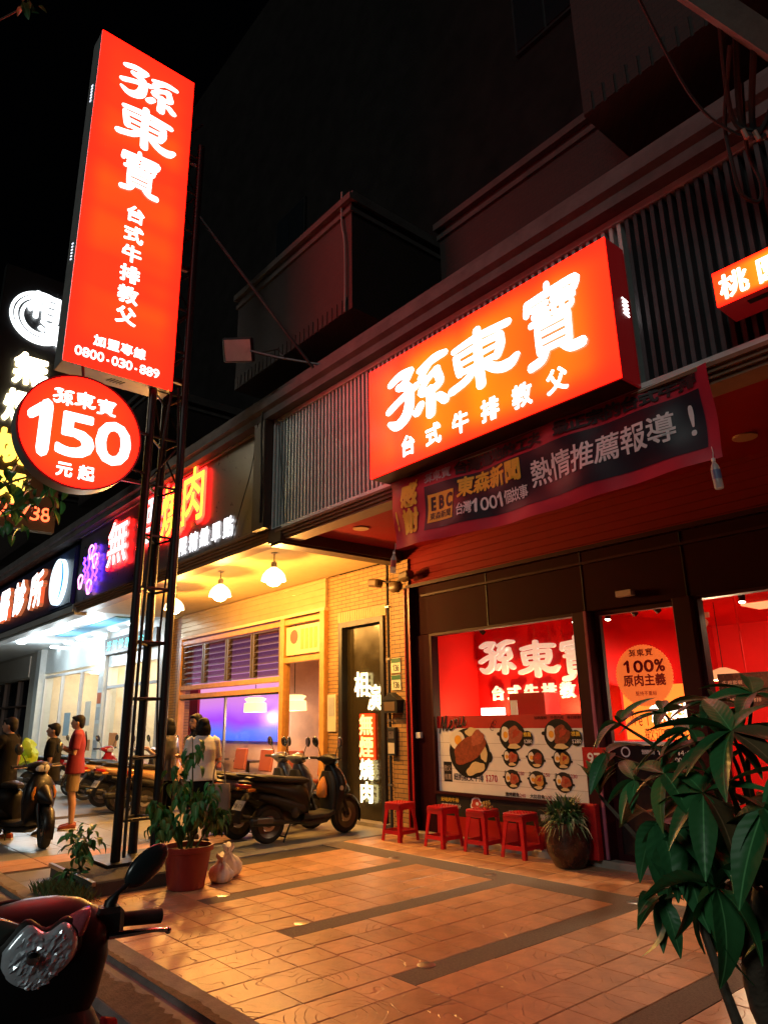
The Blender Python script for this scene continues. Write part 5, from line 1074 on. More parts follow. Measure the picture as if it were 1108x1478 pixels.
tag(flatmesh('foliage', gl, mat('leaf_grass', (.03,.10,.03), .5), pp), kind='stuff'); tag(flatmesh('pale_foliage', gl2, mat('leaf_pale', (.25,.24,.14), .5), pp), kind='stuff')
# street tree reaching in from the left edge
trr = thing('street_tree', 'street tree whose leafy twigs reach in from the left edge', 'tree', (-10.9,1.72,0))
obj('trunk', MB().tube([(-10.9,1.72,-.1),(-10.88,1.70,2.2),(-10.85,1.5,4.2),(-10.9,1.0,6.5),(-11.2,.6,9.2)], [.16,.12,.1,.08,.04], 12, smooth=4), 'bark', trr, smooth=True)
for pth, r_ in (([(-10.8,1.66,4.0),(-10.1,1.7,4.3),(-9.5,1.9,4.5),(-9.25,2.22,4.62)],.025),([(-10.1,1.7,4.3),(-9.7,1.85,4.2),(-9.4,2.1,4.15)],.012),([(-9.6,1.85,4.45),(-9.35,1.95,4.8),(-9.2,2.1,4.95)],.01),([(-10.95,.9,7.2),(-9.6,.6,8.2),(-7.8,.5,8.9),(-6.85,.86,9.0)],.02),([(-10.8,1.66,4.2),(-11.5,1.2,5.4),(-12,.8,6.2)],.04),([(-10.9,1.0,6.5),(-11.6,.6,7.6),(-12.2,.5,8.4)],.03)):
    obj('branch', MB().tube(pth, [r_*(1-.2*k) for k in range(len(pth))], 8, smooth=4), 'bark', trr, smooth=True)
TM = {k: leaf_mesh(.2, .055, .8, k, .15) for k in ('leaf_green','leaf_dark')}
def spray(c, n_, sp, s0, dz=-.5):
    for k in range(n_):
        a = rnd.random()*6.28; p = Vector(c)+Vector((rnd.gauss(0,sp), rnd.gauss(0,sp), rnd.gauss(0,sp*.8)))
        leaf(trr, TM[rnd.choice(('leaf_dark','leaf_dark','leaf_green'))], p, (math.cos(a), math.sin(a), rnd.uniform(dz-.7,dz+.5)), s0*rnd.uniform(.6,1.15), rnd.uniform(-.6,.6))
for c_, n_ in (((-9.35,2.15,4.62),16),((-9.4,2.08,4.2),22),((-9.25,2.1,4.95),10),((-9.6,1.85,4.4),18),((-9.55,1.95,4.0),16),((-9.3,2.3,4.4),12)): spray(c_, n_, .14, .95)
for c_ in ((-6.78,.88,8.98),): spray(c_, 7, .08, .75, -.2)
cw_ = MB()
for k in range(900):
    c_ = Vector((-12.0+rnd.gauss(0,.9), .1+rnd.gauss(0,.6), 7.2+rnd.gauss(0,1.3))); a = rnd.random()*6.28; q = orient((math.cos(a), math.sin(a), rnd.uniform(-1,.4)), rnd.uniform(-.6,.6)); s_ = rnd.uniform(.6,1.1)
    if c_.y/-c_.x > .06: continue
    cw_.add([c_+(q@Vector(p))*s_ for p in ((0,0,0),(.05,.07,.01),(.04,.14,.0),(0,.2,-.03),(-.04,.14,0),(-.05,.07,.01))], [(0,1,2,3,4,5)])
tag(flatmesh('crown', cw_, 'leaf_dark', trr), kind='stuff')
# plastic bags beside the pot
pb = thing('plastic_bags', 'white plastic bags of rubbish beside the red pot', 'bags', (-7.2,3.78,0))
mat('bag_white', (.8,.79,.8), .3, var=.1, bump=.9, bs=18)
for c_, s_ in (((-7.04,3.80,0),.92),((-7.24,3.98,0),1.1)):
    rs = []
    for z, r_ in ((.0,.07),(.006,.10),(.05,.128),(.10,.125),(.15,.095),(.185,.05),(.205,.024),(.225,.03),(.26,.055),(.275,.05)):
        ring = []
        for k in range(40):
            a = 2*math.pi*k/40; f_ = 1+(.05+.9*z)*math.sin(7*a+c_[0]*30+5*z)*.5+(.04+.5*z)*math.sin(13*a-c_[1]*20)*.5+.25*noise.noise(Vector((math.cos(a)*1.4+c_[0]*9, math.sin(a)*1.4, z*9)))
            ring.append((c_[0]+r_*s_*f_*math.cos(a)*1.1, c_[1]+r_*s_*f_*math.sin(a), .002+z*s_+(.02*math.sin(3*a) if z > .2 else 0)))
        rs.append(ring)
    obj('bag', MB().rings(rs), 'bag_white', pb, smooth=True, ang=70)
# ------------------------------------------------------------------ power line hardware, upper right
ut = thing('power_line_arm', 'grey steel crossarm with hanging black cables at the upper right corner', 'utility arm', (-.4,3.2,6.6))
mat('galv', (.10,.12,.11), .7, var=.35, vs_=7, bump=.3)
A_, B_ = Vector((-1.75,3.05,6.75)), Vector((-.55,4.9,5.0))
obj('crossarm', MB().tube([A_, B_], .10, 4), 'galv', ut); obj('crossarm', MB().tube([A_+Vector((.35,-.05,.1)), B_+Vector((.35,-.05,.1))], .05, 4), 'galv', ut); obj('clamp', MB().cbox((-1.40,3.66,6.14),(.16,.1,.12),(.3,.2,.5)), mat('galv_pale', (.4,.4,.38), .6), ut)
obj('pole', MB().tube([(.3,4.2,-.1),(.3,4.2,9)], .14, 14), 'concrete', ut, smooth=True); obj('brace', MB().tube([(.3,4.2,5.6),(-.8,4.4,5.5)], .04, 6), 'galv', ut)
for pth, r_ in (([(-1.2,4.1,5.75),(-1.42,4.42,5.5),(-1.45,4.5,5.22),(-1.46,4.6,5.02),(-1.40,4.72,4.98),(-1.36,4.70,5.1),(-1.37,4.6,5.35),(-1.25,4.35,5.65)],.014),([(-1.55,3.6,6.2),(-1.52,4.15,5.65),(-1.40,4.45,5.42),(-1.2,4.6,5.3),(-.7,4.8,5.2)],.010),([(-1.2,4.0,5.9),(-1.36,4.38,5.52),(-1.30,4.5,5.38),(-1.1,4.6,5.4)],.018),([(-1.15,4.1,5.85),(-1.33,4.45,5.45),(-1.24,4.5,5.33),(-1.0,4.4,5.6)],.02),([(-1.1,4.2,5.7),(-1.28,4.5,5.4),(-1.18,4.5,5.3),(-.9,4.3,5.6)],.022)):
    obj('cable', MB().tube(pth, r_, 6, smooth=6), 'rubber', ut, smooth=True)
for q in ((-1.33,4.45,5.38),(-1.27,4.48,5.34),(-1.2,4.5,5.3)): obj('connector', MB().tube([q, Vector(q)+Vector((.01,.02,-.07))], .016, 8), mat('copper_tape', (.3,.2,.15), .5), ut)
cbl = thing('wall_cable', 'thin black cable sagging down over the barbecue fascia', 'cable', (-8.6,4.95,5))
obj('cable', MB().tube([(-8.3,4.84,5.95),(-8.3,4.83,5.5),(-8.28,4.84,5.0),(-8.3,4.85,4.2)], .014, 6, smooth=5).tube([(-8.45,4.85,5.75),(-8.75,4.95,5.2),(-9.1,4.97,4.6),(-9.3,4.97,4.2)], .007, 6, smooth=5).tube([(-8.05,4.95,5.7),(-7.98,4.97,5.0),(-7.85,4.97,4.12)], .006, 6, smooth=5), 'rubber', cbl)
# ------------------------------------------------------------------ scooters
mat('paint_black', (.005,.005,.006), .42, coat=.05, var=.05, spec=.3); mat('paint_red', (.35,.012,.02), .25, coat=.6, var=.05); mat('paint_tan', (.42,.24,.12), .3, coat=.5, var=.05); mat('paint_white', (.6,.6,.6), .3, coat=.5, var=.05); mat('paint_grey', (.09,.09,.1), .3, coat=.5, var=.05)
mat('plastic_black', (.010,.010,.010), .55, var=.1, bump=.1, bs=200); mat('seat_vinyl', (.008,.008,.008), .55, bump=.25, bs=120); mat('chrome', (.65,.65,.66), .15, metal=1, var=.05); mat('alloy', (.13,.125,.12), .4, metal=.8, var=.1); mat('tail_red', (.35,.01,.012), .2, coat=.5); mat('amber', (.6,.22,.03), .2); mat('plate_paint', (.62,.6,.58), .4); mat('mirror_back', (.02,.03,.035), .25, coat=.3)
def wheel(t, y, steer=0):
    q = Matrix.Translation((0,y,.245))@Matrix.Rotation(steer, 4, 'Z')
    w_ = obj('wheel', MB().lathe([(.10,-.028),(.165,-.045),(.175,-.05),(.175,-.042),(.16,-.03),(.16,.03),(.175,.042),(.175,.05),(.165,.045),(.10,.028)], 28, axis='x', cap=False).xf(q), 'alloy', t, smooth=True)
    ty = MB().lathe([(.17,-.045),(.20,-.058),(.23,-.05),(.243,-.025),(.246,0),(.243,.025),(.23,.05),(.20,.058),(.17,.045)], 36, axis='x', cap=False).xf(q); obj('tyre', ty, 'rubber', w_, smooth=True)
    sp_ = MB()
    for k in range(5):
        a = k*2*math.pi/5
        for s_ in (-.018, .018): sp_.cbox((s_*.6, math.cos(a)*.095, math.sin(a)*.095), (.014,.15,.03), (a,0,0))
    sp_.lathe([(.05,-.05),(.05,.05)], 14, axis='x'); obj('spokes', sp_.xf(q), 'alloy', w_)
    obj('brake_disc', MB().lathe([(.095,.034),(.095,.038)], 24, axis='x').xf(q), 'steel', w_)
def make_scooter(name, label, paint, accent=None, steer=0, plate='136-GTR', top=None, mirrors=True, group=None, front=False):
    t = local(thing(name, label, 'scooter', (0,0,0), 0, group))
    wheel(t, 0); wheel(t, 1.27, steer)
    bd = obj('body', MB().loft([(-.46,0,.79,.03,.018),(-.38,0,.765,.09,.045),(-.24,0,.725,.135,.075),(0,0,.675,.17,.105),(.22,0,.61,.185,.15),(.42,0,.54,.175,.20),(.54,0,.49,.14,.20),(.60,0,.46,.09,.17)], 'y', 22, 2.1), paint, t, smooth=True, ang=60)
    obj('side_panel', MB().loft([(-.20,0,.60,.12,.05),(0,0,.55,.178,.07),(.25,0,.47,.188,.09),(.48,0,.40,.165,.09),(.56,0,.38,.12,.06)], 'y', 20, 2.4), 'plastic_black', bd, smooth=True, ang=60)
    if accent: obj('stripe', MB().add([(s_*.186, y, z) for s_ in (1,) for y, z in ((.05,.62),(.40,.60),(.42,.64),(.05,.66))]+[(-.186, y, z) for y, z in ((.05,.62),(.40,.60),(.42,.64),(.05,.66))], [(0,1,2,3),(7,6,5,4)]), accent, bd)
    st_ = obj('seat', MB().loft([(-.34,0,.815,.07,.02),(-.25,0,.825,.125,.04),(-.05,0,.81,.148,.05),(.18,0,.775,.15,.05),(.38,0,.755,.13,.05),(.54,0,.745,.09,.045),(.62,0,.735,.05,.025)], 'y', 20, 2.8), 'seat_vinyl', t, smooth=True, ang=60)
    obj('grab_rail', MB().tube([(.13,-.05,.80),(.135,-.25,.845),(.07,-.44,.875),(-.07,-.44,.875),(-.135,-.25,.845),(-.13,-.05,.80)], .012, 8, smooth=4), 'plastic_black', t, smooth=True)
    tl = obj('tail_light', MB().loft([(-.475,0,.745,.06,.018),(-.43,0,.74,.10,.03),(-.33,0,.72,.128,.04)], 'y', 18, 3), 'tail_red', t, smooth=True)
    for s_ in (-1, 1): obj('indicator', MB().loft([(-.40,s_*.135,.69,.03,.018),(-.34,s_*.145,.69,.025,.024),(-.29,s_*.15,.69,.01,.015)], 'y', 10, 2), 'amber', tl, smooth=True)
    fd = obj('rear_fender', MB().add([(s_*.085, y, z) for y, z in ((-.30,.64),(-.40,.52),(-.46,.38),(-.47,.30)) for s_ in (-1, 1)]+[(s_*.075, y+.02, z) for y, z in ((-.30,.64),(-.40,.52),(-.46,.38),(-.47,.30)) for s_ in (-1, 1)], [(0,1,3,2),(2,3,5,4),(4,5,7,6),(8,10,11,9),(10,12,13,11),(12,14,15,13),(0,2,10,8),(2,4,12,10),(4,6,14,12),(1,9,11,3),(3,11,13,5),(5,13,15,7),(6,7,15,14)]), 'plastic_black', t)
    pq = Matrix.Translation((0,-.437,.50))@Matrix.Rotation(R(-32), 4, 'X')
    pl = obj('number_plate', MB().cbox((0,-.006,0),(.23,.006,.13)).xf(pq), 'plate_paint', fd)
    tm = text_mb(plate, (-.105,-.011,-.035), UX, UZ, .028, .055, .02, step=.030); tm.v = [pq@p for p in tm.v]; flatmesh('lettering', tm, 'print_black', pl)
    obj('floorboard', MB().loft([(.48,0,.30,.15,.05),(.56,0,.285,.19,.04),(.85,0,.285,.19,.035),(.98,0,.31,.17,.045),(1.03,0,.36,.12,.06)], 'y', 18, 4), 'plastic_black', t, smooth=True)
    obj('belly', MB().loft([(.46,0,.24,.10,.05),(.6,0,.21,.13,.05),(.9,0,.22,.11,.05),(1.0,0,.27,.07,.05)], 'y', 14, 3), 'plastic_black', t, smooth=True)
    obj('engine', MB().loft([(-.12,-.13,.26,.045,.09),(0,-.135,.27,.055,.10),(.25,-.13,.29,.06,.085),(.46,-.12,.31,.05,.09),(.52,-.11,.31,.03,.06)], 'y', 16, 3), 'alloy', t, smooth=True)
    obj('crank_cover', MB().lathe([(.065,.0),(.07,.01),(.055,.022),(.02,.026)], 18, (.165,.32,.36), 'x').xf(Matrix.Identity(4)), 'plastic_black', t, smooth=True)
    ex = obj('exhaust', MB().loft([(-.36,.16,.315,.028,.028),(-.34,.16,.31,.05,.055),(-.1,.165,.29,.052,.058),(.08,.16,.27,.04,.045),(.2,.14,.25,.02,.02),(.45,.08,.23,.017,.017)], 'y', 14, 2), 'black_metal', t, smooth=True)
    obj('heat_shield', MB().loft([(-.28,.205,.315,.008,.035),(-.05,.212,.30,.008,.038)], 'y', 10, 2.5), 'alloy', ex)
    ap_ = obj('leg_shield', MB().loft([(.27,0,1.00,.13,.05),(.36,0,1.04,.18,.08),(.50,0,1.07,.205,.105),(.64,0,1.085,.215,.115),(.76,0,1.075,.19,.11),(.86,0,1.05,.13,.09),(.92,0,1.02,.08,.06)], 'z', 24, 2.6), paint, t, smooth=True, ang=60)
    obj('inner_panel', MB().loft([(.33,0,.965,.15,.035),(.55,0,.965,.185,.04),(.72,0,.965,.17,.05),(.84,0,.965,.10,.05)], 'z', 20, 3), 'plastic_black', ap_, smooth=True)
    obj('nose', MB().loft([(1.05,0,.70,.16,.16),(1.16,0,.66,.125,.135),(1.26,0,.61,.075,.09),(1.34,0,.57,.03,.04),(1.36,0,.56,.01,.012)], 'y', 18, 2.0), paint, ap_, smooth=True, ang=60)
    for s_ in (-1, 1): obj('front_indicator', MB().loft([(.60,s_*.145,1.165,.02,.012),(.68,s_*.15,1.165,.032,.016),(.76,s_*.13,1.16,.012,.01)], 'z', 12, 2.2), 'amber', ap_, smooth=True)
    fe = MB(); rs = []
    for k in range(11):
        a = R(-20+k*17); cy_, cz_ = math.cos(a)*.275, math.sin(a)*.275; w_ = .075-.02*abs(k-5)/5
        rs.append([(-w_, cy_*.97, cz_*.97-.03), (-w_*.7, cy_, cz_), (0, cy_*1.03, cz_*1.03), (w_*.7, cy_, cz_), (w_, cy_*.97, cz_*.97-.03), (0, cy_*.96, cz_*.96)])
    fe.rings(rs); fe.xf(Matrix.Translation((0,1.27,.245))@Matrix.Rotation(steer, 4, 'Z')); obj('front_fender', fe, paint, t, smooth=True, ang=60)
    for s_ in (-1, 1): obj('fork', MB().tube([(s_*.085,1.275,.245),(s_*.08,1.19,.48),(s_*.05,1.14,.62)], [.022,.026,.026], 10), 'black_metal', t, smooth=True)
    cv = obj('handlebar_cover', MB().loft([(-.20,.955,1.005,.03,.025),(-.13,.985,1.005,.06,.045),(-.07,1.01,.995,.09,.075),(0,1.02,.99,.105,.085),(.07,1.01,.995,.09,.075),(.13,.985,1.005,.06,.045),(.20,.955,1.005,.03,.025)], 'x', 18, 2.4), paint, t, smooth=True, ang=60)
    obj('headlight', MB().loft([(1.07,0,.985,.10,.055),(1.105,0,.985,.085,.048),(1.12,0,.985,.05,.03)], 'y', 18, 2.4), mat('lamp_lens', (.55,.58,.6), .08, var=.2, vs_=40, coat=.5), cv, smooth=True)
    obj('steering_column', MB().tube([(0,1.12,.62),(0,1.03,.97)], .035, 10), 'plastic_black', t)
    for s_ in (-1, 1):
        gp = obj('grip', MB().tube([(s_*.17,.965,1.005),(s_*.24,.94,1.015),(s_*.35,.915,1.015)], [.018,.018,.019], 10), 'rubber', t, smooth=True)
        obj('lever', MB().tube([(s_*.18,1.0,1.0),(s_*.25,.995,1.0),(s_*.34,.965,1.0)], [.009,.007,.008], 8, smooth=3), 'chrome', gp, smooth=True)
        if mirrors:
            mr_ = obj('mirror', MB().tube([(s_*.17,.975,1.02),(s_*.21,.97,1.11),(s_*.27,.965,1.19)], .006, 8, smooth=4), 'black_metal', t, smooth=True)
            q = Matrix.Translation((s_*.30,.965,1.235))@Euler((R(6),R(s_*18),R(-s_*8))).to_matrix().to_4x4()
            obj('mirror_shell', MB().lathe_s((0,0,0),(.055,.022,.075),18,10).xf(q), 'mirror_back', mr_, smooth=True)
            obj('mirror_glass', MB().lathe([(.043,0),(.043,.002)], 18, (0,-.0215,0), 'y').xf(q@Matrix.Diagonal((1,1,1.4,1))), 'chrome', mr_)
    obj('stand', MB().tube([(.08,.30,.22),(.11,.20,.06),(.13,.17,.012)], .012, 8).tube([(-.08,.30,.22),(-.11,.20,.06),(-.13,.17,.012)], .012, 8).tube([(-.11,.21,.07),(.11,.21,.07)], .01, 8), 'black_metal', t)
    return t
SG = 'scooters parked in front of the shops'
s1 = make_scooter('scooter', 'black scooter parked in front of the barbecue window, nearest the red stools', 'paint_black', None, R(6), '136-GTR', group=SG)
s1.location = (-8.67,5.33,0); s1.rotation_euler.z = R(0)
obj('emblem', MB().lathe([(.032,.0),(.032,.003)], 20, (.212,1.06,.62), 'x'), mat('emblem_gold', (.45,.4,.25), .4), s1)
bag = local(thing('orange_bag', 'orange shopping bag hanging between seat and leg shield of the black scooter', 'bag', (-8.67,6.17,.55)))
obj('sack', MB().loft([(.0,0,0,.10,.05),(.05,0,0,.13,.07),(.2,0,.01,.12,.07),(.32,0,.03,.06,.03),(.36,0,.04,.02,.02)], 'z', 16, 2.2), mat('bag_orange', (.6,.22,.04), .45, bump=.8, bs=25), bag, smooth=True); bag.location = (-8.66,6.19,.50); bag.scale = (.75,.75,.75)
s2 = make_scooter('scooter', 'dark grey scooter parked beside the white-shirted woman, left of the black one', 'paint_grey', 'paint_red', R(-8), '902-KLM', group=SG); s2.location = (-9.27,5.22,0); s2.rotation_euler.z = R(3)
s3 = copy_tree(s2); s3.location = (-9.95,5.3,0); s3.rotation_euler.z = R(-3); s3['label'] = 'dark scooter half hidden behind the waiting women'
s4 = make_scooter('scooter', 'tan scooter with red tail light parked beyond the lattice tower', 'paint_tan', None, R(5), '715-MQE', group=SG); s4.location = (-13.75,5.25,0); s4.rotation_euler.z = R(4)
RW = [(-14.75,5.3,-.05,'tan scooter parked left of the first tan one beyond the tower'),(-12.8,5.35,.08,'tan scooter seen between the legs of the lattice tower')]
for x, y, rz, lab in RW:
    o = copy_tree(s4); o.location = (x,y,0); o.rotation_euler.z = rz; o['label'] = lab
s5 = make_scooter('scooter', 'red and black scooter parked in front of the clinic, left of the tan ones', 'paint_red', None, R(-5), '338-NPB', group=SG); s5.location = (-17.6,5.6,0); s5.rotation_euler.z = R(-62)
o = copy_tree(s5); o.location = (-19.4,5.2,0); o.rotation_euler.z = R(-40); o['label'] = 'red scooter parked farther left by the clinic doors'
s6 = make_scooter('scooter', 'white scooter parked by the clinic doors behind the standing men', 'paint_white', None, R(-5), '660-HTA', group=SG); s6.location = (-16.3,5.5,0); s6.rotation_euler.z = R(-30)
s7 = make_scooter('scooter', 'black scooter with turned front wheel under the rider at the left edge', 'paint_black', None, R(-22), '219-ECA', group=SG); s7.location = (-11.75,2.72,0); s7.rotation_euler.z = R(-73)
RCO = Vector((0,-.78,-.05))
rc = thing('yellow_raincoat', 'fluorescent yellow-green raincoat draped over a scooter behind the men', 'raincoat', (-17.5,5.3,.9))
rcm = MB().loft([(.80,-17.75,5.45,.18,.12),(.86,-17.75,5.45,.24,.15),(.95,-17.75,5.45,.2,.15),(1.05,-17.75,5.45,.23,.14),(1.15,-17.7,5.45,.15,.12),(1.22,-17.68,5.43,.1,.08),(1.28,-17.65,5.42,.04,.04)], 'z', 34, 2.2); rcm.v = [p+RCO+Vector((.09*math.sin(p.z*15+p.y*11)+.05*math.sin(p.y*31+p.z*7), .07*math.sin(p.x*23+p.z*12), .05*math.sin(p.x*19+p.y*17))) for p in rcm.v]
obj('cloth', rcm, mat('fluoro', (.55,.75,.03), .5, bump=.5, bs=12), rc, smooth=True)

# scooter in the foreground, seen from the front
fg = make_scooter('scooter', 'black and red scooter in the near left corner seen head-on with clear headlight', 'paint_black', None, 0, '588-JRT', mirrors=False, group=SG)
FGY = R(-101)
fd_ = Vector((-math.sin(FGY), math.cos(FGY), 0))          # its forward direction
fg.rotation_euler.z = FGY
fpos = Vector((-2.43,.735,0))-fd_*1.10-Vector((0,0,.13)); fg.location = fpos+Vector((0,0,.0))
for ch in list(fg.children):
    if ch.name.split('.')[0] in ('handlebar_cover','leg_shield','grip'):
        for c2 in list(ch.children): bpy.data.objects.remove(c2)
        bpy.data.objects.remove(ch)
# own front end: broad head cowl with shield-shaped lamp, red side wings
cwl_ = obj('handlebar_cover', MB().loft([(.74,0,1.03,.06,.04,2.2),(.80,0,1.055,.13,.05,2.4),(.90,0,1.06,.175,.06,2.6),(1.0,0,1.04,.20,.075,2.8),(1.07,0,1.01,.20,.075,3),(1.115,0,.98,.18,.06,3),(1.145,0,.95,.12,.04,2.6),(1.155,0,.93,.05,.02,2.4)], 'z', 30), 'paint_black', fg, smooth=True, ang=70)
LP = [(-.098,.029),(-.04,.09),(.013,.064),(.061,.085),(.098,.048),(.096,-.011),(.045,-.074),(-.003,-.1),(-.05,-.09),(-.093,-.037)]
LZ = 1.03
def lens(name, pts, y0, dome, m, parent, grow=1.0):
    c = Vector((sum(p[0] for p in pts)/len(pts), sum(p[1] for p in pts)/len(pts))); big = []
    P = crom([(p[0], p[1], 0) for p in pts+pts[:1]], 4)[:-1]
    rs = []
    for k, (s_, dz) in enumerate(((1,0),(1,.5),(.9,.8),(.6,1.0),(.2,1.08))): rs.append([(-(c.x+(p.x-c.x)*s_*grow), y0+dome*dz, LZ+c.y+(p.y-c.y)*s_*grow) for p in P])
    return obj(name, MB().rings(rs), m, parent, smooth=True, ang=50)
hm = bpy.data.materials.new('crystal_reflector'); hm.use_nodes = True; n = hm.node_tree.nodes; l = hm.node_tree.links; b = n['Principled BSDF']
b.inputs['Base Color'].default_value = (.78,.88,1,1); b.inputs['Metallic'].default_value = .35; b.inputs['Roughness'].default_value = .2
tc = n.new('ShaderNodeTexCoord'); vo = n.new('ShaderNodeTexVoronoi'); vo.inputs['Scale'].default_value = 38; l.new(tc.outputs['Object'], vo.inputs['Vector']); bpn = n.new('ShaderNodeBump'); bpn.inputs['Strength'].default_value = 1; bpn.inputs['Distance'].default_value = .008
l.new(vo.outputs['Color'], bpn.inputs['Height']); l.new(bpn.outputs[0], b.inputs['Normal']); b.inputs['Coat Weight'].default_value = .8
hl = lens('headlight', LP, 1.085, .035, hm, cwl_); lens('headlight_rim', LP, 1.078, .03, 'plastic_black', hl, 1.13)
obj('bulb', MB().lathe([(.017,1.12),(.017,1.143),(.008,1.148)], 18, (.02,0,LZ+.01), 'y', cap=True), 'chrome', hl, smooth=True)
fcm = MB(); rr_ = random.Random(3)
PP = [(p.x, p.y) for p in crom([(p[0], p[1], 0) for p in LP+LP[:1]], 4)[:-1]]
def inside(x, y):
    r_ = False
    for (x1, y1), (x2, y2) in zip(PP, PP[1:]+PP[:1]):
        if (y1 > y) != (y2 > y) and x < (x2-x1)*(y-y1)/(y2-y1)+x1: r_ = not r_
    return r_
gs = .0085; jit = {}
def gp_(i, j):
    if (i, j) not in jit: jit[(i, j)] = (i*gs+rr_.uniform(-.003,.003), j*gs+rr_.uniform(-.003,.003), rr_.uniform(-.0055,.0055))
    return jit[(i, j)]
for i_ in range(-14, 14):
    for j_ in range(-14, 14):
        cs_ = [gp_(i_, j_), gp_(i_+1, j_), gp_(i_+1, j_+1), gp_(i_, j_+1)]
        if not all(inside(c_[0]*1.17, c_[1]*1.17) for c_ in cs_): continue
        v_ = [(-c_[0], 1.128-(c_[0]**2+c_[1]**2)*2.0+c_[2], LZ+c_[1]) for c_ in cs_]
        fcm.add(v_, [(0,1,2)]); fcm.add(v_, [(0,2,3)])
b.inputs['Roughness'].default_value = .22
fo_ = flatmesh('reflector', fcm, hm, hl); tag(fo_, kind='stuff')
lens('front_indicator', [(.063,.085),(.133,.109),(.125,.05),(.100,.02),(.098,.048)], 1.055, .045, mat('lens_pink', (.5,.12,.16), .15, var=.3, vs_=60, coat=.6), cwl_); lens('front_indicator', [(-.05,.085),(-.145,.115),(-.13,.05),(-.102,.03)], 1.05, .045, mat('lens_dark', (.06,.09,.08), .15, coat=.6), cwl_)
asl = obj('leg_shield', MB().loft([(.27,0,1.00,.13,.05),(.36,0,1.04,.19,.08),(.50,0,1.08,.225,.11),(.64,0,1.10,.235,.115),(.76,0,1.09,.22,.10),(.86,0,1.05,.17,.08),(.92,0,1.02,.10,.06)], 'z', 28, 2.8), 'paint_black', fg, smooth=True, ang=70)
obj('inner_panel', MB().loft([(.33,0,.965,.15,.035),(.55,0,.965,.195,.04),(.72,0,.965,.18,.05),(.84,0,.965,.10,.05)], 'z', 20, 3), 'plastic_black', asl, smooth=True)
for s_ in (-1, 1):
    wg = [(s_*.17,1.13,.86),(s_*.215,1.10,.84),(s_*.245,1.05,.70),(s_*.235,1.05,.5),(s_*.215,1.13,.5),(s_*.222,1.155,.68)]
    obj('side_wing', MB().prism(wg, (s_*.02,.01,0)), 'paint_red', asl, bevel=.006)
    obj('silver_line', MB().tube([(s_*.2,1.155,.84),(s_*.243,1.15,.7),(s_*.236,1.15,.52)], .005, 6, smooth=4), 'chrome', asl, smooth=True)
em_ = obj('emblem', MB().lathe([(.042,1.205),(.042,1.213),(.036,1.215)], 28, (.10,0,.855), 'y'), mat('emblem_silver', (.5,.55,.55), .3, metal=.7), asl, smooth=True); obj('emblem_disc', MB().lathe([(.035,1.2145),(.035,1.2165)], 24, (.10,0,.855), 'y'), mat('emblem_dark', (.06,.09,.09), .3), em_)
text(em_, 'SYM', (.134,1.218,.842), (-1,0,0), UZ, .022, .026, 'emblem_silver', bold=.03, step=.021)
for s_ in (-1, 1):
    gp = obj('grip', MB().tube([(s_*.17,1.0,1.075),(s_*.26,.975,1.07),(s_*.375,.955,1.06)], [.026,.022,.023], 14), 'rubber', fg, smooth=True)
    obj('switch_block', MB().cbox((s_*.20,1.0,1.075),(.09,.08,.09)), 'plastic_black', gp, bevel=.015)
    obj('lever', MB().tube([(s_*.2,1.045,1.045),(s_*.27,1.05,1.045),(s_*.34,1.035,1.04),(s_*.385,1.02,1.03)], [.011,.010,.007,.007], 10, smooth=4), 'chrome', gp, smooth=True); obj('lever_ball', MB().ell((s_*.388,1.018,1.028),(.011,.011,.011)), 'chrome', gp, smooth=True)
    mr_ = obj('mirror', MB().tube([(s_*.20,1.0,1.09),(s_*.205,1.0,1.13),(s_*.225,1.0,1.155),(s_*.28,.985,1.19)], [.022,.020,.008,.008], 10), 'black_metal', fg, smooth=True)
    q = Matrix.Translation((s_*.315,.975,1.222))@Euler((R(4),R(s_*52),R(-s_*6))).to_matrix().to_4x4()
    obj('mirror_shell', MB().lathe_s((0,0,0),(.045,.024,.085),24,14).xf(q), 'mirror_back', mr_, smooth=True); obj('mirror_glass', MB().lathe([(.036,0),(.036,.002)], 20, (0,-.0235,0), 'y').xf(q@Matrix.Diagonal((1,1,1.7,1))), 'chrome', mr_)

# ------------------------------------------------------------------ people
def blob(name, mb, m, parent, voxel=.012, it=6):
    me = bpy.data.meshes.new(name); me.from_pydata([tuple(p) for p in mb.v], [], mb.f)
    bm = bmesh.new(); bm.from_mesh(me); bmesh.ops.recalc_face_normals(bm, faces=bm.faces); bm.to_mesh(me); bm.free()
    o = bpy.data.objects.new(name, me); col.objects.link(o)
    r_ = o.modifiers.new('r', 'REMESH'); r_.mode = 'VOXEL'; r_.voxel_size = voxel
    s_ = o.modifiers.new('s', 'SMOOTH'); s_.factor = .5; s_.iterations = it
    dg = bpy.context.evaluated_depsgraph_get(); dg.update(); m2 = bpy.data.meshes.new_from_object(o.evaluated_get(dg)); bpy.data.objects.remove(o); m2.name = name
    m2.shade_smooth(); m2.materials.clear(); m2.materials.append(MATS[m] if isinstance(m, str) else m)
    o = bpy.data.objects.new(name, m2); col.objects.link(o); o.parent = parent; OFF[o.name] = Vector((0,0,0)); return o
mat('skin', (.42,.23,.15), .5, var=.06); mat('hair', (.007,.006,.006), .65, var=.2, vs_=40, spec=.25); mat('shirt_black', (.008,.008,.009), .9, spec=.15, bump=.4, bs=15); mat('shirt_red', (.22,.014,.035), .8, bump=.4, bs=15); mat('shirt_white', (.78,.76,.76), .8, bump=.4, bs=15); mat('khaki', (.26,.18,.10), .8, bump=.4, bs=18); mat('trouser_black', (.006,.006,.007), .9, spec=.15, bump=.3, bs=18); mat('shoe', (.03,.025,.025), .5); mat('shoe_red', (.28,.05,.03), .5)
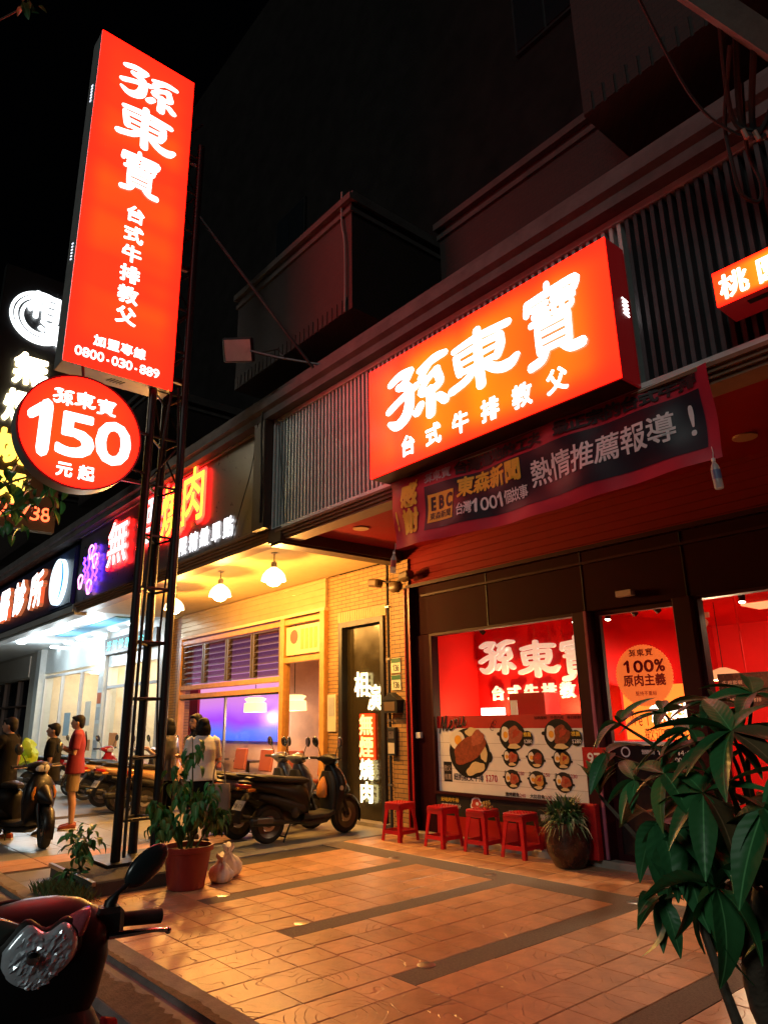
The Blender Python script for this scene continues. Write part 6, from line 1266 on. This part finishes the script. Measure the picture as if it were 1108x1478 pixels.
def person(label, loc, rz, H, arms, top, top_m, bottom, bottom_m, hair='short', female=False, shoe='shoe', head_turn=0, lean=0, legs=None, sleeves=.5, loose=1.0):
    k = H/1.68; t = local(thing('person', label, 'person', loc, rz)); t.scale = (k,k,k)
    sw = .165 if female else .185
    legs = legs or [((s_*.085,0,.90),(s_*.095,.015,.49),(s_*.10,-.02,.085),(s_*.10,.045,.03)) for s_ in (-1, 1)]
    b = MB()
    for hp, kn, an, to in legs:
        b.tube([hp, Vector(hp).lerp(Vector(kn), .5), kn, Vector(kn).lerp(Vector(an), .35)+Vector((0,-.012,0)), an], [.085,.072,.055,.054,.036], 10)
        b.ell(Vector(an).lerp(Vector(to), .5)+Vector((0,.02,-.02)), (.038,.10,.036), 10, 6)
    L_ = lambda y: lean*y
    b.loft([(.84,0,0,.13,.085,2.2),(.95,0,0,.155,.10,2.2),(1.08,0,0+L_(.1),.13,.09,2.2),(1.25,0,L_(.5),.155,.105,2.2),(1.38,0,L_(.8),.15,.09,2.2),(1.44,0,L_(1),.07,.06,2)], 'z', 16)
    hz = 1.565; hy = L_(1.2)+.02
    b.tube([(0,L_(1)-.005,1.40),(0,hy-.01,1.52)], [.052,.05], 10)
    hd_ = MB().ell((0,0,0),(.074,.092,.108), 16, 12).ell((0,.035,-.05),(.052,.058,.055), 12, 8).ell((0,.096,-.012),(.013,.018,.024), 8, 6)
    for s_ in (-1, 1): hd_.ell((s_*.076,-.005,-.01),(.010,.022,.03), 8, 6)
    hq = Matrix.Translation((0,hy,hz))@Matrix.Rotation(head_turn, 4, 'Z'); hd_.xf(hq); b.v_n = len(b.v); b.add(hd_.v, hd_.f)
    for i, (sh_, el, wr, ft) in enumerate(arms):
        sh_, el, wr, ft = map(Vector, (sh_, el, wr, ft)); b.tube([sh_, sh_.lerp(el,.5), el, el.lerp(wr,.4), wr], [.048,.044,.037,.036,.025], 10)
        d_ = (ft-wr).normalized(); side = d_.cross(Vector((0,0,1)) if abs(d_.z) < .9 else Vector((0,1,0))).normalized(); nn = side.cross(d_)
        b.tube([wr, wr+d_*.045, wr+d_*.085], [.026,.034,.030], 8)
        for q in range(4): o_ = side*(q-1.5)*.018; ln_ = (.075,.085,.08,.062)[q]; b.tube([wr+d_*.07+o_, wr+d_*(.07+ln_*.5)+o_+nn*.006, wr+d_*(.07+ln_)*.98+o_-nn*.012], [.0095,.009,.007], 6)
        b.tube([wr+d_*.03+side*.026*(1 if i else -1), wr+d_*.06+side*.05*(1 if i else -1), wr+d_*.095+side*.052*(1 if i else -1)], [.011,.010,.008], 6)
    blob('body', b, 'skin', t, .0085, 5)
    # face
    fc_ = MB()
    for s_ in (-1, 1): fc_.ell((s_*.03,.083,.008),(.013,.008,.006), 8, 6)
    obj('eyes', fc_.xf(hq), 'hair', t, smooth=True); obj('mouth', MB().ell((0,.088,-.058),(.022,.008,.005), 10, 6).xf(hq), mat('lips', (.3,.1,.09), .5), t, smooth=True)
    br = MB()
    for s_ in (-1, 1): br.ell((s_*.031,.082,.028),(.02,.008,.004), 8, 6)
    obj('eyebrows', br.xf(hq), 'hair', t, smooth=True)
    # hair
    h_ = MB().ell((0,-.018,.035),(.086,.092,.088), 16, 10).ell((0,-.05,-.01),(.078,.06,.085), 14, 8)
    if hair == 'short': h_.ell((0,.055,.075),(.062,.045,.028), 12, 6).ell((0,-.06,-.05),(.06,.04,.05), 10, 6)
    if hair == 'bob': h_.ell((0,-.035,-.05),(.105,.085,.12), 16, 10).ell((-.075,.0,-.06),(.035,.055,.1), 10, 8).ell((.075,.0,-.06),(.035,.055,.1), 10, 8).ell((0,.05,.07),(.06,.04,.03), 10, 6)
    if hair == 'long': h_.ell((0,-.055,-.08),(.09,.065,.18), 16, 10).ell((-.075,-.01,-.05),(.03,.05,.12), 10, 8).ell((.075,-.01,-.05),(.03,.05,.12), 10, 8).ell((0,.05,.07),(.06,.04,.03), 10, 6)
    hr = blob('hair', h_.xf(hq), 'hair', t, .012, 3)
    # top
    c = MB(); g_ = loose
    zb = {'tee': .80, 'blouse': .84, 'shirt': .78}[top]
    c.loft([(zb,0,0,.20*g_,.14*g_,2.3),(.95,0,0,.182*g_,.126*g_,2.2),(1.08,0,L_(.1),.162*g_,.112*g_,2.2),(1.25,0,L_(.5),.176*g_,.12*g_,2.3),(1.36,0,L_(.8),.185,.105,2.4),(1.42,0,L_(1),.12,.08,2.2),(1.455,0,L_(1.02),.068,.062,2)], 'z', 20)
    for sh_, el, wr, ft in arms:
        sh_, el, wr = map(Vector, (sh_, el, wr)); e_ = sh_.lerp(el, min(1, sleeves*1.6)) if sleeves <= .62 else el
        pts = [sh_+Vector((-sh_.x*.25,0,.02)), sh_, sh_.lerp(e_, .5), e_]; rr = [.07,.068*g_,.064*g_,.062*g_]
        if sleeves > .7: pts.append(el.lerp(wr, .8)); rr.append(.045)
        c.tube(pts, rr, 12)
    blob('shirt', c, top_m, t, .012, 5)
    # bottom
    p_ = MB(); p_.loft([(.78,0,0,.15,.105,2.2),(.88,0,0,.16,.112,2.2),(.98,0,0,.150,.105,2.2),(1.02,0,0,.135,.095,2.2)], 'z', 18)
    if bottom == 'skirt': p_.loft([(.50,0,0,.20,.15,2.2),(.65,0,0,.185,.14,2.2),(.85,0,0,.165,.12,2.2),(.96,0,0,.15,.105,2.2)], 'z', 20)
    else:
        for hp, kn, an, to in legs:
            hp, kn, an = map(Vector, (hp, kn, an))
            if bottom == 'long': p_.tube([hp, hp.lerp(kn,.5), kn, kn.lerp(an,.5), an+Vector((0,0,.0))], [.086,.085,.074,.066,.06], 12)
            else: p_.tube([hp, hp.lerp(kn,.5), kn+Vector((0,0,.05))], [.088,.095,.092], 12)
    blob('trousers' if bottom == 'long' else 'skirt' if bottom == 'skirt' else 'shorts', p_, bottom_m, t, .012, 5)
    for hp, kn, an, to in legs:
        s3_ = MB().loft([(-.085,0,.035,.032,.035,3),(-.06,0,.045,.04,.045,3),(.0,0,.045,.042,.042,3),(.08,0,.035,.046,.033,3),(.14,0,.028,.042,.026,2.6),(.165,0,.022,.025,.018,2.4)], 'y', 16)
        s3_.xf(Matrix.Translation((an[0], an[1]+.015, to[2]-.03))); so_ = obj('shoe', s3_, shoe, t, smooth=True, ang=60)
        obj('sole', MB().loft([(-.09,0,.008,.036,.010,4),(.0,0,.008,.046,.010,4),(.1,0,.008,.048,.010,4),(.17,0,.008,.024,.010,3)], 'y', 14).xf(Matrix.Translation((an[0], an[1]+.015, to[2]-.03))), 'white', so_)
    return t
A_DOWN = lambda s_, w=.19: ((s_*w,0,1.37),(s_*(w+.055),-.03,1.10),(s_*(w+.05),.03,.87),(s_*(w+.045),.05,.70))
A_PHONE = lambda s_, w=.19: ((s_*w,0,1.37),(s_*(w+.06),.02,1.10),(s_*.09,.26,1.22),(s_*.02,.36,1.28))
A_CROSS = lambda s_, w=.17: ((s_*w,0,1.36),(s_*(w+.05),.03,1.10),(s_*.06,.22,1.10),(-s_*.05,.27,1.12))
A_CHIN = lambda s_, w=.19: ((s_*w,.02,1.37),(s_*(w+.05),.16,1.14),(s_*.10,.24,1.36),(s_*.06,.24,1.46))
person('young man in black T-shirt and long black trousers standing near the left edge', (-11.85,3.47,0), R(150), 1.57, [A_DOWN(-1), A_DOWN(1)], 'shirt', 'shirt_black', 'long', 'trouser_black', 'short', head_turn=R(10), shoe='shoe', loose=1.05)
pr_ = person('young man in red T-shirt and khaki shorts looking at his hands', (-12.15,3.92,0), R(160), 1.69, [A_PHONE(-1), A_PHONE(1)], 'tee', 'shirt_red', 'shorts', 'khaki', 'short', head_turn=R(-5), shoe='shoe_red', loose=1.05)
obj('waist_bag', MB().loft([(-.10,.17,.97,.035,.06),(-.02,.20,.96,.05,.08),(.08,.18,.96,.035,.06)], 'y', 14), mat('bag_orange2', (.4,.12,.04), .6), pr_, smooth=True)
obj('strap', MB().tube([(.17,-.06,.99),(.12,-.13,1.2),(-.1,-.11,1.42)], .012, 6, smooth=4), 'black', pr_)
person('rider in black shirt astride the scooter at the left edge', (-11.55,2.78,0), R(140), 1.66, [A_CHIN(-1), A_DOWN(1)], 'shirt', 'shirt_black', 'long', 'trouser_black', 'short', head_turn=R(5), shoe='shoe_red', legs=[((-.09,0,.90),(-.22,.05,.48),(-.27,.0,.085),(-.27,.06,.03)), ((.09,0,.90),(.22,.05,.48),(.27,.0,.085),(.27,.06,.03))])
wm = person('woman with dark bobbed hair in white blouse and black skirt, seen from behind', (-9.22,4.62,0), R(75), 1.60, [A_CROSS(-1), A_CROSS(1)], 'blouse', 'shirt_white', 'skirt', 'trouser_black', 'bob', True, loose=1.12, sleeves=.55)
tb_ = local(thing('tote_bag', 'grey tote bag hanging at the side of the woman in white', 'bag', (-9.0,4.78,.45))); obj('sack', MB().loft([(0,0,0,.14,.05,4),(.05,0,0,.16,.06,4),(.28,0,0,.15,.04,4),(.34,0,0,.14,.02,4)], 'z', 18), mat('tote', (.25,.21,.2), .7, bump=.3), tb_, smooth=True); obj('handle', MB().tube([(-.08,0,.33),(-.06,0,.55),(0,0,.62),(.06,0,.55),(.08,0,.33)], .01, 6, smooth=3), 'tote', tb_)
tb_.location = (-8.98,4.76,.42); tb_.rotation_euler.z = R(60)
person('woman with long dark hair standing behind the woman in white', (-9.75,4.78,0), R(160), 1.66, [A_DOWN(-1,.17), A_CROSS(1)], 'tee', 'shirt_black', 'long', 'trouser_black', 'long', True, head_turn=R(30))
person('person in dark clothes beside the lattice tower, face turned to the women', (-10.15,4.55,0), R(130), 1.60, [A_PHONE(-1,.17), A_DOWN(1,.17)], 'tee', 'paint_grey', 'long', 'trouser_black', 'bob', True, head_turn=R(-20))
